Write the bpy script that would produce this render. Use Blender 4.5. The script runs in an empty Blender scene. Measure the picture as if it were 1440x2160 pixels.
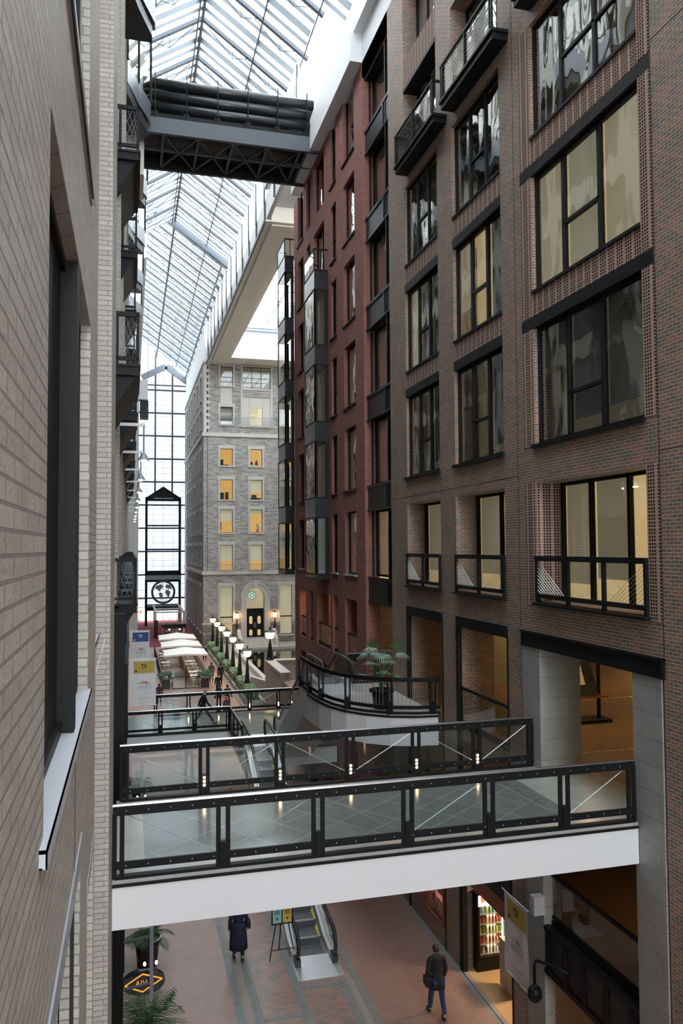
import bpy, math, random
EXPO = 1.2
from mathutils import Vector, Matrix
random.seed(7)
SC = bpy.context.scene
COL = SC.collection
PI = math.pi
ORG = {}

# ---------------------------------------------------------------- helpers
class MB:
    """collects shapes, builds ONE mesh object"""
    def __init__(s): s.v = []; s.f = []
    def quad(s, a, b, c, d):
        n = len(s.v); s.v += [a, b, c, d]; s.f.append((n, n+1, n+2, n+3)); return s
    def poly(s, pts):
        n = len(s.v); s.v += list(pts); s.f.append(tuple(range(n, n+len(pts)))); return s
    def box(s, x0, x1, y0, y1, z0, z1):
        if x0 > x1: x0, x1 = x1, x0
        if y0 > y1: y0, y1 = y1, y0
        if z0 > z1: z0, z1 = z1, z0
        n = len(s.v)
        s.v += [(x0,y0,z0),(x1,y0,z0),(x1,y1,z0),(x0,y1,z0),(x0,y0,z1),(x1,y0,z1),(x1,y1,z1),(x0,y1,z1)]
        s.f += [tuple(n+i for i in q) for q in ((0,3,2,1),(4,5,6,7),(0,1,5,4),(1,2,6,5),(2,3,7,6),(3,0,4,7))]
        return s
    def prism(s, pts, axis, a, b):
        """pts: 2D outline; axis: 'x','y','z' extrusion axis from a to b"""
        def mk(p, t):
            return (t, p[0], p[1]) if axis == 'x' else (p[0], t, p[1]) if axis == 'y' else (p[0], p[1], t)
        n = len(s.v); k = len(pts)
        s.v += [mk(p, a) for p in pts] + [mk(p, b) for p in pts]
        s.f.append(tuple(n+i for i in range(k))); s.f.append(tuple(n+k+i for i in reversed(range(k))))
        for i in range(k):
            j = (i+1) % k
            s.f.append((n+i, n+k+i, n+k+j, n+j))
        return s
    def bar(s, p, q, w, h=None, up=(0,0,1)):
        """square bar from p to q"""
        h = h or w
        p, q = Vector(p), Vector(q); d = (q-p)
        if d.length < 1e-6: return s
        d.normalize(); u = Vector(up)
        if abs(d.dot(u)) > .98: u = Vector((1,0,0))
        r = d.cross(u).normalized(); u = r.cross(d).normalized()
        n = len(s.v)
        for c in (p, q):
            for a, b in ((-1,-1),(1,-1),(1,1),(-1,1)):
                s.v.append(tuple(c + r*(a*w/2) + u*(b*h/2)))
        s.f += [tuple(n+i for i in t) for t in ((0,1,2,3),(7,6,5,4),(0,4,5,1),(1,5,6,2),(2,6,7,3),(3,7,4,0))]
        return s
    def tube(s, pts, r, n=8, caps=True):
        pts = [Vector(p) for p in pts]
        rs = r if isinstance(r, (list, tuple)) else [r]*len(pts)
        base = len(s.v); prev = None
        for i, p in enumerate(pts):
            d = (pts[min(i+1, len(pts)-1)] - pts[max(i-1, 0)])
            d = d.normalized() if d.length > 1e-9 else Vector((0,0,1))
            u = prev if prev is not None else (Vector((0,0,1)) if abs(d.z) < .9 else Vector((1,0,0)))
            a = d.cross(u)
            if a.length < 1e-4: a = d.cross(Vector((0,1,0)))
            a.normalize(); b = a.cross(d).normalized(); prev = b
            for k in range(n):
                t = 2*PI*k/n
                s.v.append(tuple(p + a*(rs[i]*math.cos(t)) + b*(rs[i]*math.sin(t))))
        for i in range(len(pts)-1):
            for k in range(n):
                k2 = (k+1) % n
                s.f.append((base+i*n+k, base+i*n+k2, base+(i+1)*n+k2, base+(i+1)*n+k))
        if caps:
            s.f.append(tuple(base+k for k in reversed(range(n))))
            s.f.append(tuple(base+(len(pts)-1)*n+k for k in range(n)))
        return s
    def lathe(s, prof, c=(0,0,0), n=16, sx=1, sy=1):
        base = len(s.v)
        for r, z in prof:
            for k in range(n):
                t = 2*PI*k/n
                s.v.append((c[0]+sx*r*math.cos(t), c[1]+sy*r*math.sin(t), c[2]+z))
        m = len(prof)
        for i in range(m-1):
            for k in range(n):
                k2 = (k+1) % n
                s.f.append((base+i*n+k, base+i*n+k2, base+(i+1)*n+k2, base+(i+1)*n+k))
        s.f.append(tuple(base+k for k in reversed(range(n))))
        s.f.append(tuple(base+(m-1)*n+k for k in range(n)))
        return s
    def ball(s, c, rx, ry=None, rz=None, n=10):
        ry = ry or rx; rz = rz or rx
        prof = [(math.sin(PI*i/n)*1.0 + 1e-4, -math.cos(PI*i/n)) for i in range(n+1)]
        base = len(s.v)
        s.lathe(prof, (0,0,0), n+2)
        s.v[base:] = [(c[0]+x*rx, c[1]+y*ry, c[2]+z*rz) for x, y, z in s.v[base:]]
        return s
    def build(s, name, m, parent=None, smooth=False, mats=None):
        me = bpy.data.meshes.new(name)
        o = bpy.data.objects.new(name, me); COL.objects.link(o)
        off = Vector((0,0,0))
        if parent is not None:
            o.parent = parent; off = ORG.get(parent, Vector((0,0,0)))
        me.from_pydata([(v[0]-off.x, v[1]-off.y, v[2]-off.z) for v in s.v], [], s.f)
        me.materials.append(m)
        if smooth: me.polygons.foreach_set('use_smooth', [True]*len(me.polygons))
        me.update()
        ORG[o] = off
        return o

def tag(o, label=None, cat=None, group=None, kind=None):
    if label: o['label'] = label
    if cat: o['category'] = cat
    if group: o['group'] = group
    if kind: o['kind'] = kind
    return o
def thing(name, label, cat, loc=(0,0,0), group=None, kind=None):
    o = bpy.data.objects.new(name, None); COL.objects.link(o)
    o.location = loc; o.empty_display_size = .2
    ORG[o] = Vector(loc)
    return tag(o, label, cat, group, kind)
def struct(o): o['kind'] = 'structure'; return o
def copy_tree(o, parent=None):
    c = o.copy(); COL.objects.link(c); c.parent = parent
    for ch in list(o.children): copy_tree(ch, c)
    return c
ORD = ['first','second','third','fourth','fifth','sixth','seventh','eighth','ninth','tenth','eleventh','twelfth']

# ---------------------------------------------------------------- materials
class NT:
    def __init__(s, name):
        s.m = bpy.data.materials.new(name); s.m.use_nodes = True
        s.t = s.m.node_tree; s.t.nodes.clear()
        s.out = s.t.nodes.new('ShaderNodeOutputMaterial')
    def n(s, ty, **kw):
        nd = s.t.nodes.new(ty)
        for k, v in kw.items():
            if k.startswith('i_'):
                key = k[2:]; key = int(key) if key.isdigit() else key.replace('_', ' ')
                nd.inputs[key].default_value = v
            else: setattr(nd, k, v)
        return nd
    def l(s, a, b): s.t.links.new(a, b)
    def math(s, op, a, b=None, c=None):
        nd = s.n('ShaderNodeMath', operation=op)
        for i, x in enumerate((a, b, c)):
            if x is None: continue
            if isinstance(x, (int, float)): nd.inputs[i].default_value = x
            else: s.l(x, nd.inputs[i])
        return nd.outputs[0]
    def mix(s, f, a, b, mode='MIX'):
        nd = s.n('ShaderNodeMix', data_type='RGBA', blend_type=mode)
        for sock, x in ((nd.inputs[0], f), (nd.inputs[6], a), (nd.inputs[7], b)):
            if isinstance(x, (int, float)): sock.default_value = x
            elif isinstance(x, (tuple, list)): sock.default_value = (*x[:3], 1)
            else: s.l(x, sock)
        return nd.outputs[2]
    def bsdf(s, col, rough=.5, metal=0., spec=.5, emit=None, es=0., bump=None, bs=.3, bd=.01):
        b = s.n('ShaderNodeBsdfPrincipled')
        if isinstance(col, (tuple, list)): b.inputs['Base Color'].default_value = (*col[:3], 1)
        else: s.l(col, b.inputs['Base Color'])
        if isinstance(rough, (int, float)): b.inputs['Roughness'].default_value = rough
        else: s.l(rough, b.inputs['Roughness'])
        b.inputs['Metallic'].default_value = metal
        b.inputs['Specular IOR Level'].default_value = spec
        if emit is not None:
            if isinstance(emit, (tuple, list)): b.inputs['Emission Color'].default_value = (*emit[:3], 1)
            else: s.l(emit, b.inputs['Emission Color'])
            b.inputs['Emission Strength'].default_value = es
        if bump is not None:
            bp = s.n('ShaderNodeBump'); bp.inputs['Strength'].default_value = bs; bp.inputs['Distance'].default_value = bd
            s.l(bump, bp.inputs['Height']); s.l(bp.outputs[0], b.inputs['Normal'])
        s.l(b.outputs[0], s.out.inputs[0])
        return b

def mat(name, col, rough=.5, metal=0., spec=.5, noise=.06, scale=3., emit=None, es=0.):
    t = NT(name)
    tc = t.n('ShaderNodeTexCoord')
    nz = t.n('ShaderNodeTexNoise', i_Scale=scale, i_Detail=4.)
    t.l(tc.outputs['Object'], nz.inputs['Vector'])
    f = t.math('MULTIPLY_ADD', nz.outputs[0], 2*noise, 1-noise)
    cc = t.n('ShaderNodeVectorMath', operation='SCALE'); cc.inputs[0].default_value = col
    t.l(f, cc.inputs['Scale'])
    t.bsdf(cc.outputs[0], rough, metal, spec, emit, es)
    return t.m

def uv_wall(t, ax=None):
    """u = x+y, v = z in object space (walls are axis aligned)"""
    tc = t.n('ShaderNodeTexCoord'); sp = t.n('ShaderNodeSeparateXYZ'); t.l(tc.outputs['Object'], sp.inputs[0])
    u = t.math('ADD', sp.outputs[0], sp.outputs[1])
    cb = t.n('ShaderNodeCombineXYZ'); t.l(u, cb.inputs[0]); t.l(sp.outputs[2], cb.inputs[1])
    return cb.outputs[0], tc.outputs['Object'], sp, u

def brick(name, c1, c2, c3, mortar, bw=.2, bh=.065, mort=.007, bump=.5, rough=.8, c3amt=.45, dist=.006, stain=.12, spec=.2):
    t = NT(name)
    uv, ob, sp, u = uv_wall(t)
    b = t.n('ShaderNodeTexBrick', i_Scale=1.0)
    b.inputs['Brick Width'].default_value = bw; b.inputs['Row Height'].default_value = bh
    b.inputs['Mortar Size'].default_value = mort; b.inputs['Mortar Smooth'].default_value = .15
    b.inputs['Color1'].default_value = (*c1, 1); b.inputs['Color2'].default_value = (*c2, 1); b.inputs['Mortar'].default_value = (*mortar, 1)
    b.inputs['Bias'].default_value = 0.
    t.l(uv, b.inputs['Vector'])
    # per brick third colour: cell noise
    br = t.math('FLOOR', t.math('DIVIDE', sp.outputs[2], bh))
    sh = t.math('MULTIPLY', t.math('MODULO', t.math('ABSOLUTE', br), 2.), .5)
    bc = t.math('FLOOR', t.math('ADD', t.math('DIVIDE', u, bw), sh))
    cb = t.n('ShaderNodeCombineXYZ'); t.l(bc, cb.inputs[0]); t.l(br, cb.inputs[1])
    wn = t.n('ShaderNodeTexWhiteNoise', noise_dimensions='2D'); t.l(cb.outputs[0], wn.inputs['Vector'])
    pick = t.math('LESS_THAN', wn.outputs['Value'], c3amt)
    notm = t.math('SUBTRACT', 1., b.outputs['Fac'])
    col = t.mix(t.math('MULTIPLY', pick, notm), b.outputs['Color'], c3)
    nz = t.n('ShaderNodeTexNoise', i_Scale=1.3, i_Detail=6.); t.l(ob, nz.inputs['Vector'])
    nz2 = t.n('ShaderNodeTexNoise', i_Scale=45., i_Detail=3.); t.l(ob, nz2.inputs['Vector'])
    f = t.math('ADD', t.math('MULTIPLY_ADD', nz.outputs[0], 2*stain, 1-stain), t.math('MULTIPLY_ADD', nz2.outputs[0], .3, -.15))
    cc = t.n('ShaderNodeVectorMath', operation='SCALE'); t.l(col, cc.inputs[0]); t.l(f, cc.inputs['Scale'])
    h = t.math('ADD', t.math('MULTIPLY', notm, 1.), t.math('MULTIPLY', nz2.outputs[0], .35))
    t.bsdf(cc.outputs[0], rough, 0, spec, bump=h, bs=bump, bd=dist)
    return t.m

M = {}
M['brown'] = brick('brown_brick', (.36,.175,.115), (.235,.15,.105), (.165,.135,.11), (.44,.39,.34), c3amt=.36, stain=.2, bump=.25, mort=.009, spec=.45, rough=.6)
M['red'] = brick('red_brick', (.36,.135,.11), (.29,.11,.09), (.25,.105,.09), (.34,.24,.21), c3amt=.3, bw=.2, bh=.07)
M['white'] = brick('pale_glazed_brick', (.46,.43,.385), (.42,.39,.35), (.49,.46,.415), (.27,.25,.225), bw=.3, bh=.066, mort=.006, bump=1., rough=.55, c3amt=.3, dist=.012, stain=.1)
M['stone'] = brick('rough_grey_limestone', (.33,.315,.30), (.42,.40,.38), (.25,.24,.23), (.48,.46,.43), bw=.62, bh=.19, mort=.022, bump=1., rough=.9, c3amt=.4, dist=.06, stain=.15, spec=.05)
M['rusticated'] = brick('rusticated_base_stone', (.30,.265,.235), (.36,.32,.285), (.23,.205,.185), (.16,.15,.14), bw=.9, bh=.45, mort=.03, bump=1., rough=.9, c3amt=.4, dist=.08, stain=.2)
M['ashlar'] = mat('smooth_limestone_trim', (.50,.465,.43), .7, noise=.08)
M['white_stone'] = mat('pale_stone_quoin', (.52,.50,.47), .7, noise=.06)
M['black'] = mat('black_painted_steel', (.010,.0105,.0115), .5, 0, .18, noise=.15)
M['black_panel'] = mat('black_spandrel_panel', (.022,.023,.025), .4, .1, .3, noise=.1)
M['grey_panel'] = mat('grey_metal_panel', (.16,.17,.19), .35, .6, .5, noise=.05)
M['greysteel'] = mat('galvanised_grey_steel', (.27,.30,.34), .45, .2, .5, noise=.1)
M['roofsteel'] = mat('pale_blue_grey_roof_steel', (.30,.34,.39), .5, .1, .5, noise=.08)
M['roofbar'] = mat('pale_glazing_bar', (.52,.58,.64), .5, 0, .4, noise=.05)
M['roofmid'] = mat('blue_grey_roof_frame', (.15,.17,.20), .5, 0, .3)
M['baypanel'] = mat('satin_dark_grey_panel', (.035,.037,.04), .22, .3, .8, noise=.05)
M['nosing'] = mat('pale_nosing_highlight', (.42,.43,.43), .4, .5, .5)
M['pipe'] = mat('glossy_black_pipe', (.02,.022,.025), .28, .2, .6)
M['roofdark'] = mat('dark_grey_roof_steel', (.065,.075,.09), .5, .1, .5, noise=.08)
M['steel'] = mat('brushed_stainless', (.72,.73,.74), .42, .75, .5, noise=.05)
M['chrome'] = mat('polished_handrail_cap', (.42,.42,.43), .3, 1., .5, noise=.02)
M['paint'] = mat('white_paint', (.80,.81,.82), .55, noise=.02, scale=.6)
M['plaster'] = mat('beige_plaster', (.74,.69,.60), .8, noise=.03, scale=.8)
M['greypaint'] = mat('light_grey_paint', (.50,.50,.49), .7, noise=.03)
M['rubber'] = mat('black_rubber', (.015,.015,.016), .35, 0, .5)
M['grooved'] = mat('dark_grooved_step', (.11,.115,.12), .5, .3, .5, noise=.2, scale=40)
M['yellow'] = mat('yellow_step_edge', (.65,.50,.05), .5)
M['darkglass'] = mat('dark_tinted_glass', (.02,.022,.024), .06, 0, .8)
M['lintel'] = mat('blue_grey_steel_sill', (.33,.35,.38), .45, .2, .5, noise=.1)
M['sill'] = mat('pale_grey_metal_sill', (.50,.52,.56), .45, .1, .5, noise=.05)
M['soil'] = mat('dark_soil', (.03,.022,.015), .9)
M['leaf'] = mat('green_leaf', (.045,.115,.045), .45, noise=.4, scale=6)
M['palegreen'] = mat('pale_green_frond', (.20,.33,.24), .5, noise=.3, scale=6)
M['limeleaf'] = mat('bright_green_leaf', (.16,.32,.07), .5, noise=.3, scale=6)
M['hedge'] = mat('hedge_leaf', (.30,.40,.25), .6, noise=.5, scale=9)
M['pot'] = mat('glossy_black_pot', (.012,.012,.014), .15, 0, .6)
M['lampgreen'] = mat('dark_green_iron', (.010,.022,.017), .4, .2, .5)
M['carpet'] = mat('burgundy_carpet', (.22,.035,.05), .9, noise=.15, scale=8)
M['canvas'] = mat('white_canvas', (.86,.83,.80), .8, noise=.02)
M['cream'] = mat('cream_seat', (.70,.66,.58), .5)
M['rattan'] = mat('honey_wood', (.42,.25,.10), .5, noise=.2, scale=8)
M['wood'] = mat('reddish_wood', (.25,.09,.04), .4, noise=.2, scale=5)
M['oak'] = mat('warm_wood_threshold', (.55,.36,.20), .5, noise=.1)
M['bannerw'] = mat('white_banner_fabric', (.72,.73,.73), .8, noise=.03)
M['blue'] = mat('navy_blue_print', (.045,.075,.26), .7)
M['gold'] = mat('mustard_gold_print', (.47,.34,.075), .7)
M['redink'] = mat('red_ink', (.55,.05,.03), .7)
M['ink'] = mat('black_ink', (.015,.015,.015), .7)
M['blueink'] = mat('pale_blue_ink', (.30,.36,.52), .7)
M['goldneon'] = mat('gold_sign_line', (.55,.25,.03), .4, emit=(1,.45,.06), es=.35)
M['water'] = mat('black_reflecting_water', (.01,.012,.012), .03, 0, .9)
M['tealpaper'] = mat('teal_notice_sheet', (.30,.60,.50), .7)
M['yellowpaper'] = mat('yellow_notice_sheet', (.62,.47,.10), .7)
M['signred'] = mat('orange_red_sign', (.75,.12,.05), .5, emit=(.9,.15,.05), es=.8)
M['signwhite'] = mat('white_lightbox', (.85,.85,.85), .5, emit=(1,.95,.9), es=1.2)
M['globe'] = mat('grey_globe_map', (.22,.23,.25), .5)
M['skin'] = mat('skin', (.50,.31,.23), .5)
def emis(name, col, st):
    t = NT(name); e = t.n('ShaderNodeEmission'); e.inputs[0].default_value = (*col, 1); e.inputs[1].default_value = st
    t.l(e.outputs[0], t.out.inputs[0]); return t.m
M['lampglow'] = emis('warm_lantern_glass', (1,.60,.24), 7.)
M['led'] = emis('warm_rail_light', (1,.66,.35), 14.)
M['strip'] = emis('warm_ceiling_light', (1,.74,.40), 7.)
M['fridgeglow'] = emis('fridge_light', (1,.84,.50), 1.2)

def glass(name, tint=(.86,.90,.89), refl=.12, ior=1.5, wav=.0, scale=1.0, rough=.0):
    t = NT(name)
    tr = t.n('ShaderNodeBsdfTransparent'); tr.inputs[0].default_value = (*tint, 1)
    gl = t.n('ShaderNodeBsdfGlossy'); gl.inputs['Roughness'].default_value = rough
    ge = t.n('ShaderNodeNewGeometry'); dp = t.n('ShaderNodeVectorMath', operation='DOT_PRODUCT'); t.l(ge.outputs['Normal'], dp.inputs[0]); t.l(ge.outputs['Incoming'], dp.inputs[1])
    f0 = ((ior-1)/(ior+1))**2
    sch = t.math('MULTIPLY_ADD', t.math('POWER', t.math('SUBTRACT', 1., t.math('ABSOLUTE', dp.outputs['Value'])), 5.), 1-f0, f0)
    if wav > 0:
        tc = t.n('ShaderNodeTexCoord'); mp = t.n('ShaderNodeMapping'); mp.inputs['Scale'].default_value = (1.3, 1.3, .5)
        nz = t.n('ShaderNodeTexNoise', i_Scale=scale, i_Detail=2.); bp = t.n('ShaderNodeBump')
        bp.inputs['Strength'].default_value = 1.; bp.inputs['Distance'].default_value = wav
        t.l(tc.outputs['Object'], mp.inputs[0]); t.l(mp.outputs[0], nz.inputs['Vector']); t.l(nz.outputs[0], bp.inputs['Height'])
        t.l(bp.outputs[0], gl.inputs['Normal'])
    f = t.math('MINIMUM', t.math('ADD', sch, refl), 1.)
    mx = t.n('ShaderNodeMixShader'); t.l(f, mx.inputs[0]); t.l(tr.outputs[0], mx.inputs[1]); t.l(gl.outputs[0], mx.inputs[2])
    t.l(mx.outputs[0], t.out.inputs[0]); return t.m
M['glass'] = glass('clear_railing_glass', (.90,.93,.925), .02, 1.45)
M['winglass'] = glass('office_window_glass', (.86,.88,.86), .15, 1.5, wav=.02, scale=.8)
M['wavy'] = glass('wavy_office_glass', (.75,.78,.76), .34, 1.6, wav=.06, scale=.55)
M['roofglass'] = glass('roof_glass', (.97,.98,.99), .0, 1.1)
M['stoneglass'] = glass('stone_house_window_glass', (.92,.93,.90), .05, 1.45)

def room_mat(name, col, em, es):  # faint glow put into the room surfaces stands for interior light
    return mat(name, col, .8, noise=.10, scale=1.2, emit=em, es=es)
M['room_warm'] = room_mat('warm_lit_office', (.62,.56,.42), (1,.80,.50), .15)
M['room_amber'] = room_mat('amber_lit_office', (.60,.47,.24), (1,.70,.28), .17)
M['room_dim'] = room_mat('dim_office', (.24,.23,.20), (1,.85,.6), .03)
M['room_dark'] = room_mat('dark_office', (.07,.065,.06), (1,.7,.4), .008)
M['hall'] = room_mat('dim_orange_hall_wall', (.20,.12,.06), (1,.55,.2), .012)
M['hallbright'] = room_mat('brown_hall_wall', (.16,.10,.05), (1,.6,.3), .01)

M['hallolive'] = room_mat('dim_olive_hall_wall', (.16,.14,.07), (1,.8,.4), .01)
M['servicefascia'] = mat('dark_grey_fascia', (.10,.11,.125), .5, .1, .3)
M['bayglass'] = glass('mirror_like_bay_glass', (.75,.78,.76), .40, 1.6, wav=.05, scale=.6)
def blind(name, c, c2, es=0., em=(1,.8,.5), pitch=.05):
    t = NT(name); tc = t.n('ShaderNodeTexCoord'); sp = t.n('ShaderNodeSeparateXYZ'); t.l(tc.outputs['Object'], sp.inputs[0])
    w = t.math('FRACT', t.math('DIVIDE', sp.outputs[2], pitch))
    f = t.math('GREATER_THAN', w, .55)
    col = t.mix(f, c, c2)
    t.bsdf(col, .6, emit=em, es=es); return t.m
M['blindgrey'] = blind('grey_venetian_blind', (.62,.63,.62), (.32,.325,.33))
M['blindwarm'] = blind('cream_venetian_blind', (.60,.56,.45), (.40,.36,.28), .10, (1,.80,.52))  # cream blinds and shades glow slightly, standing in for room light behind
M['blindcream'] = mat('bright_cream_shade', (.72,.66,.50), .8, noise=.12, scale=1.5, emit=(1,.84,.55), es=.16)
M['shade'] = mat('cream_roller_shade', (.60,.60,.50), .8, emit=(1,.9,.62), es=.14)
M['shadeplain'] = mat('plain_white_shade', (.75,.76,.74), .8, noise=.02)

# perforated brick
def perf():
    t = NT('perforated_brick'); uv, ob, sp, u = uv_wall(t)
    cu = .068; cv = .0625
    iu = t.math('FLOOR', t.math('DIVIDE', u, cu)); fu = t.math('FRACT', t.math('DIVIDE', u, cu))
    fv = t.math('FRACT', t.math('DIVIDE', sp.outputs[2], cv))
    skip = t.math('GREATER_THAN', t.math('MODULO', t.math('ABSOLUTE', iu), 4.), .5)
    du = t.math('SUBTRACT', fu, .5); dv = t.math('SUBTRACT', fv, .5)
    d = t.math('SQRT', t.math('ADD', t.math('MULTIPLY', du, du), t.math('MULTIPLY', dv, dv)))
    hole = t.math('MULTIPLY', t.math('LESS_THAN', d, .36), skip)
    wn = t.n('ShaderNodeTexNoise', i_Scale=9., i_Detail=3.); t.l(ob, wn.inputs['Vector'])
    base = t.mix(wn.outputs[0], (.36,.215,.165), (.45,.30,.24))
    gv = t.math('LESS_THAN', t.math('FRACT', t.math('DIVIDE', sp.outputs[2], cv*2)), .08)
    base = t.mix(gv, base, (.50,.45,.41))
    gu = t.math('MULTIPLY', t.math('LESS_THAN', t.math('ABSOLUTE', t.math('SUBTRACT', fu, .5)), .10), t.math('SUBTRACT', 1., skip))
    base = t.mix(gu, base, (.50,.45,.41))
    col = t.mix(hole, base, (.025,.010,.008))
    t.bsdf(col, .85, 0, .3, bump=t.math('SUBTRACT', 1., hole), bs=.8, bd=.02); return t.m
M['perf'] = perf()

# concrete / stone panel of the portal: large tiles
def tiles(name, c1, c2, joint, bw, bh, ms, rough, ax='wall', rot=0., off=.5, bump=.2, veins=False, spec=.5):
    t = NT(name); tc = t.n('ShaderNodeTexCoord')
    if ax == 'wall': uv, ob, sp, u = uv_wall(t)
    else:
        mp = t.n('ShaderNodeMapping'); mp.inputs['Rotation'].default_value = (0,0,rot); t.l(tc.outputs['Object'], mp.inputs[0]); uv = mp.outputs[0]; ob = tc.outputs['Object']
    b = t.n('ShaderNodeTexBrick', i_Scale=1.0, offset=off); b.inputs['Brick Width'].default_value = bw; b.inputs['Row Height'].default_value = bh
    b.inputs['Mortar Size'].default_value = ms; b.inputs['Mortar Smooth'].default_value = .2
    b.inputs['Color1'].default_value = (*c1,1); b.inputs['Color2'].default_value = (*c2,1); b.inputs['Mortar'].default_value = (*joint,1)
    t.l(uv, b.inputs['Vector'])
    nz = t.n('ShaderNodeTexNoise', i_Scale=2.2, i_Detail=8., i_Distortion=1.2 if veins else .3); t.l(ob, nz.inputs['Vector'])
    f = t.math('MULTIPLY_ADD', nz.outputs[0], .36, .82)
    cc = t.n('ShaderNodeVectorMath', operation='SCALE'); t.l(b.outputs['Color'], cc.inputs[0]); t.l(f, cc.inputs['Scale'])
    t.bsdf(cc.outputs[0], rough, 0, spec, bump=t.math('SUBTRACT', 1., b.outputs['Fac']), bs=bump, bd=.004); return t.m
M['portal'] = tiles('grey_marble_cladding', (.30,.305,.295), (.33,.335,.32), (.17,.17,.165), 1.6, .46, .006, .45, veins=True)
M['deck'] = tiles('grey_green_bridge_tile', (.155,.175,.172), (.175,.195,.19), (.34,.36,.35), .75, .75, .010, .16, ax='floor', rot=PI/4+.15, off=0., bump=.05)
M['deckpale'] = tiles('pale_bridge_border_tile', (.44,.43,.40), (.40,.39,.365), (.3,.3,.28), .9, .45, .006, .22, ax='floor', bump=.05)
M['terrace'] = tiles('pale_terrace_tile', (.42,.405,.375), (.45,.43,.40), (.33,.32,.30), .6, .6, .006, .3, ax='floor', off=0., bump=.05)
M['hallfloor'] = tiles('brown_hall_floor', (.16,.098,.05), (.18,.11,.057), (.12,.075,.04), 1.2, 1.2, .008, .55, ax='floor', off=0., bump=.05)
M['bandgrey'] = tiles('grey_paver_band', (.17,.175,.175), (.20,.205,.20), (.27,.26,.25), .20, .20, .008, .5, ax='floor', off=0., bump=.2)
M['bandpale'] = tiles('pale_brown_paver_band', (.30,.235,.20), (.33,.26,.22), (.30,.26,.24), .20, .20, .008, .5, ax='floor', off=0., bump=.2)

def street():
    t = NT('red_brick_street_paving'); tc = t.n('ShaderNodeTexCoord')
    mp = t.n('ShaderNodeMapping'); t.l(tc.outputs['Object'], mp.inputs[0])
    b = t.n('ShaderNodeTexBrick', i_Scale=1.0); b.inputs['Brick Width'].default_value = .2; b.inputs['Row Height'].default_value = .1
    b.inputs['Mortar Size'].default_value = .004; b.inputs['Color1'].default_value = (.33,.185,.145,1); b.inputs['Color2'].default_value = (.27,.160,.130,1); b.inputs['Mortar'].default_value = (.33,.27,.24,1)
    t.l(mp.outputs[0], b.inputs['Vector'])
    # mottled grey bricks in a wide band between the stripes
    sp = t.n('ShaderNodeSeparateXYZ'); t.l(tc.outputs['Object'], sp.inputs[0])
    row = t.math('FLOOR', t.math('DIVIDE', sp.outputs[1], .1)); sh = t.math('MULTIPLY', t.math('MODULO', t.math('ABSOLUTE', row), 2.), .5)
    cl = t.math('FLOOR', t.math('ADD', t.math('DIVIDE', sp.outputs[0], .2), sh))
    cb = t.n('ShaderNodeCombineXYZ'); t.l(cl, cb.inputs[0]); t.l(row, cb.inputs[1])
    cl2 = t.n('ShaderNodeTexNoise', i_Scale=.55, i_Detail=2.); t.l(cb.outputs[0], cl2.inputs['Vector'])
    inband = t.math('MULTIPLY', t.math('GREATER_THAN', sp.outputs[0], 3.27), t.math('LESS_THAN', sp.outputs[0], 5.65))
    pk = t.math('MULTIPLY', t.math('GREATER_THAN', cl2.outputs[0], .56), inband)
    col = t.mix(pk, b.outputs['Color'], (.20,.165,.155))
    nz = t.n('ShaderNodeTexNoise', i_Scale=.7, i_Detail=6.); t.l(tc.outputs['Object'], nz.inputs['Vector'])
    cc = t.n('ShaderNodeVectorMath', operation='SCALE'); t.l(col, cc.inputs[0]); t.l(t.math('MULTIPLY_ADD', nz.outputs[0], .3, .85), cc.inputs['Scale'])
    t.bsdf(cc.outputs[0], .38, 0, .5, bump=t.math('SUBTRACT', 1., b.outputs['Fac']), bs=.2, bd=.003); return t.m
M['street'] = street()

# wall with rectangular holes, plane normal along X; boundary faces only
def wall_grid(name, a0, a1, b0, b1, c0, c1, holes, m, axis='x', cuts=()):
    """axis 'x': thickness a along X, b along Y, c along Z ; axis 'y': thickness along Y, b along X"""
    bs = sorted({b0, b1, *[v for h in holes for v in h[:2] if b0 < v < b1]})
    cs = sorted({c0, c1, *[v for h in holes for v in h[2:4] if c0 < v < c1]})
    def solid(i, j):
        if i < 0 or j < 0 or i >= len(bs)-1 or j >= len(cs)-1: return False
        y = (bs[i]+bs[i+1])/2; z = (cs[j]+cs[j+1])/2
        return not any(h[0] < y < h[1] and h[2] < z < h[3] for h in holes)
    P = (lambda a, b, c: (a, b, c)) if axis == 'x' else (lambda a, b, c: (b, a, c))
    mb = MB()
    for i in range(len(bs)-1):
        for j in range(len(cs)-1):
            if not solid(i, j): continue
            y0, y1, z0, z1 = bs[i], bs[i+1], cs[j], cs[j+1]
            mb.quad(P(a0,y0,z0), P(a0,y1,z0), P(a0,y1,z1), P(a0,y0,z1))
            mb.quad(P(a1,y0,z0), P(a1,y0,z1), P(a1,y1,z1), P(a1,y1,z0))
            if not solid(i-1, j): mb.quad(P(a0,y0,z0), P(a0,y0,z1), P(a1,y0,z1), P(a1,y0,z0))
            if not solid(i+1, j): mb.quad(P(a0,y1,z0), P(a1,y1,z0), P(a1,y1,z1), P(a0,y1,z1))
            if not solid(i, j-1): mb.quad(P(a0,y0,z0), P(a1,y0,z0), P(a1,y1,z0), P(a0,y1,z0))
            if not solid(i, j+1): mb.quad(P(a0,y0,z1), P(a0,y1,z1), P(a1,y1,z1), P(a1,y0,z1))
    return struct(mb.build(name, m))
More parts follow.
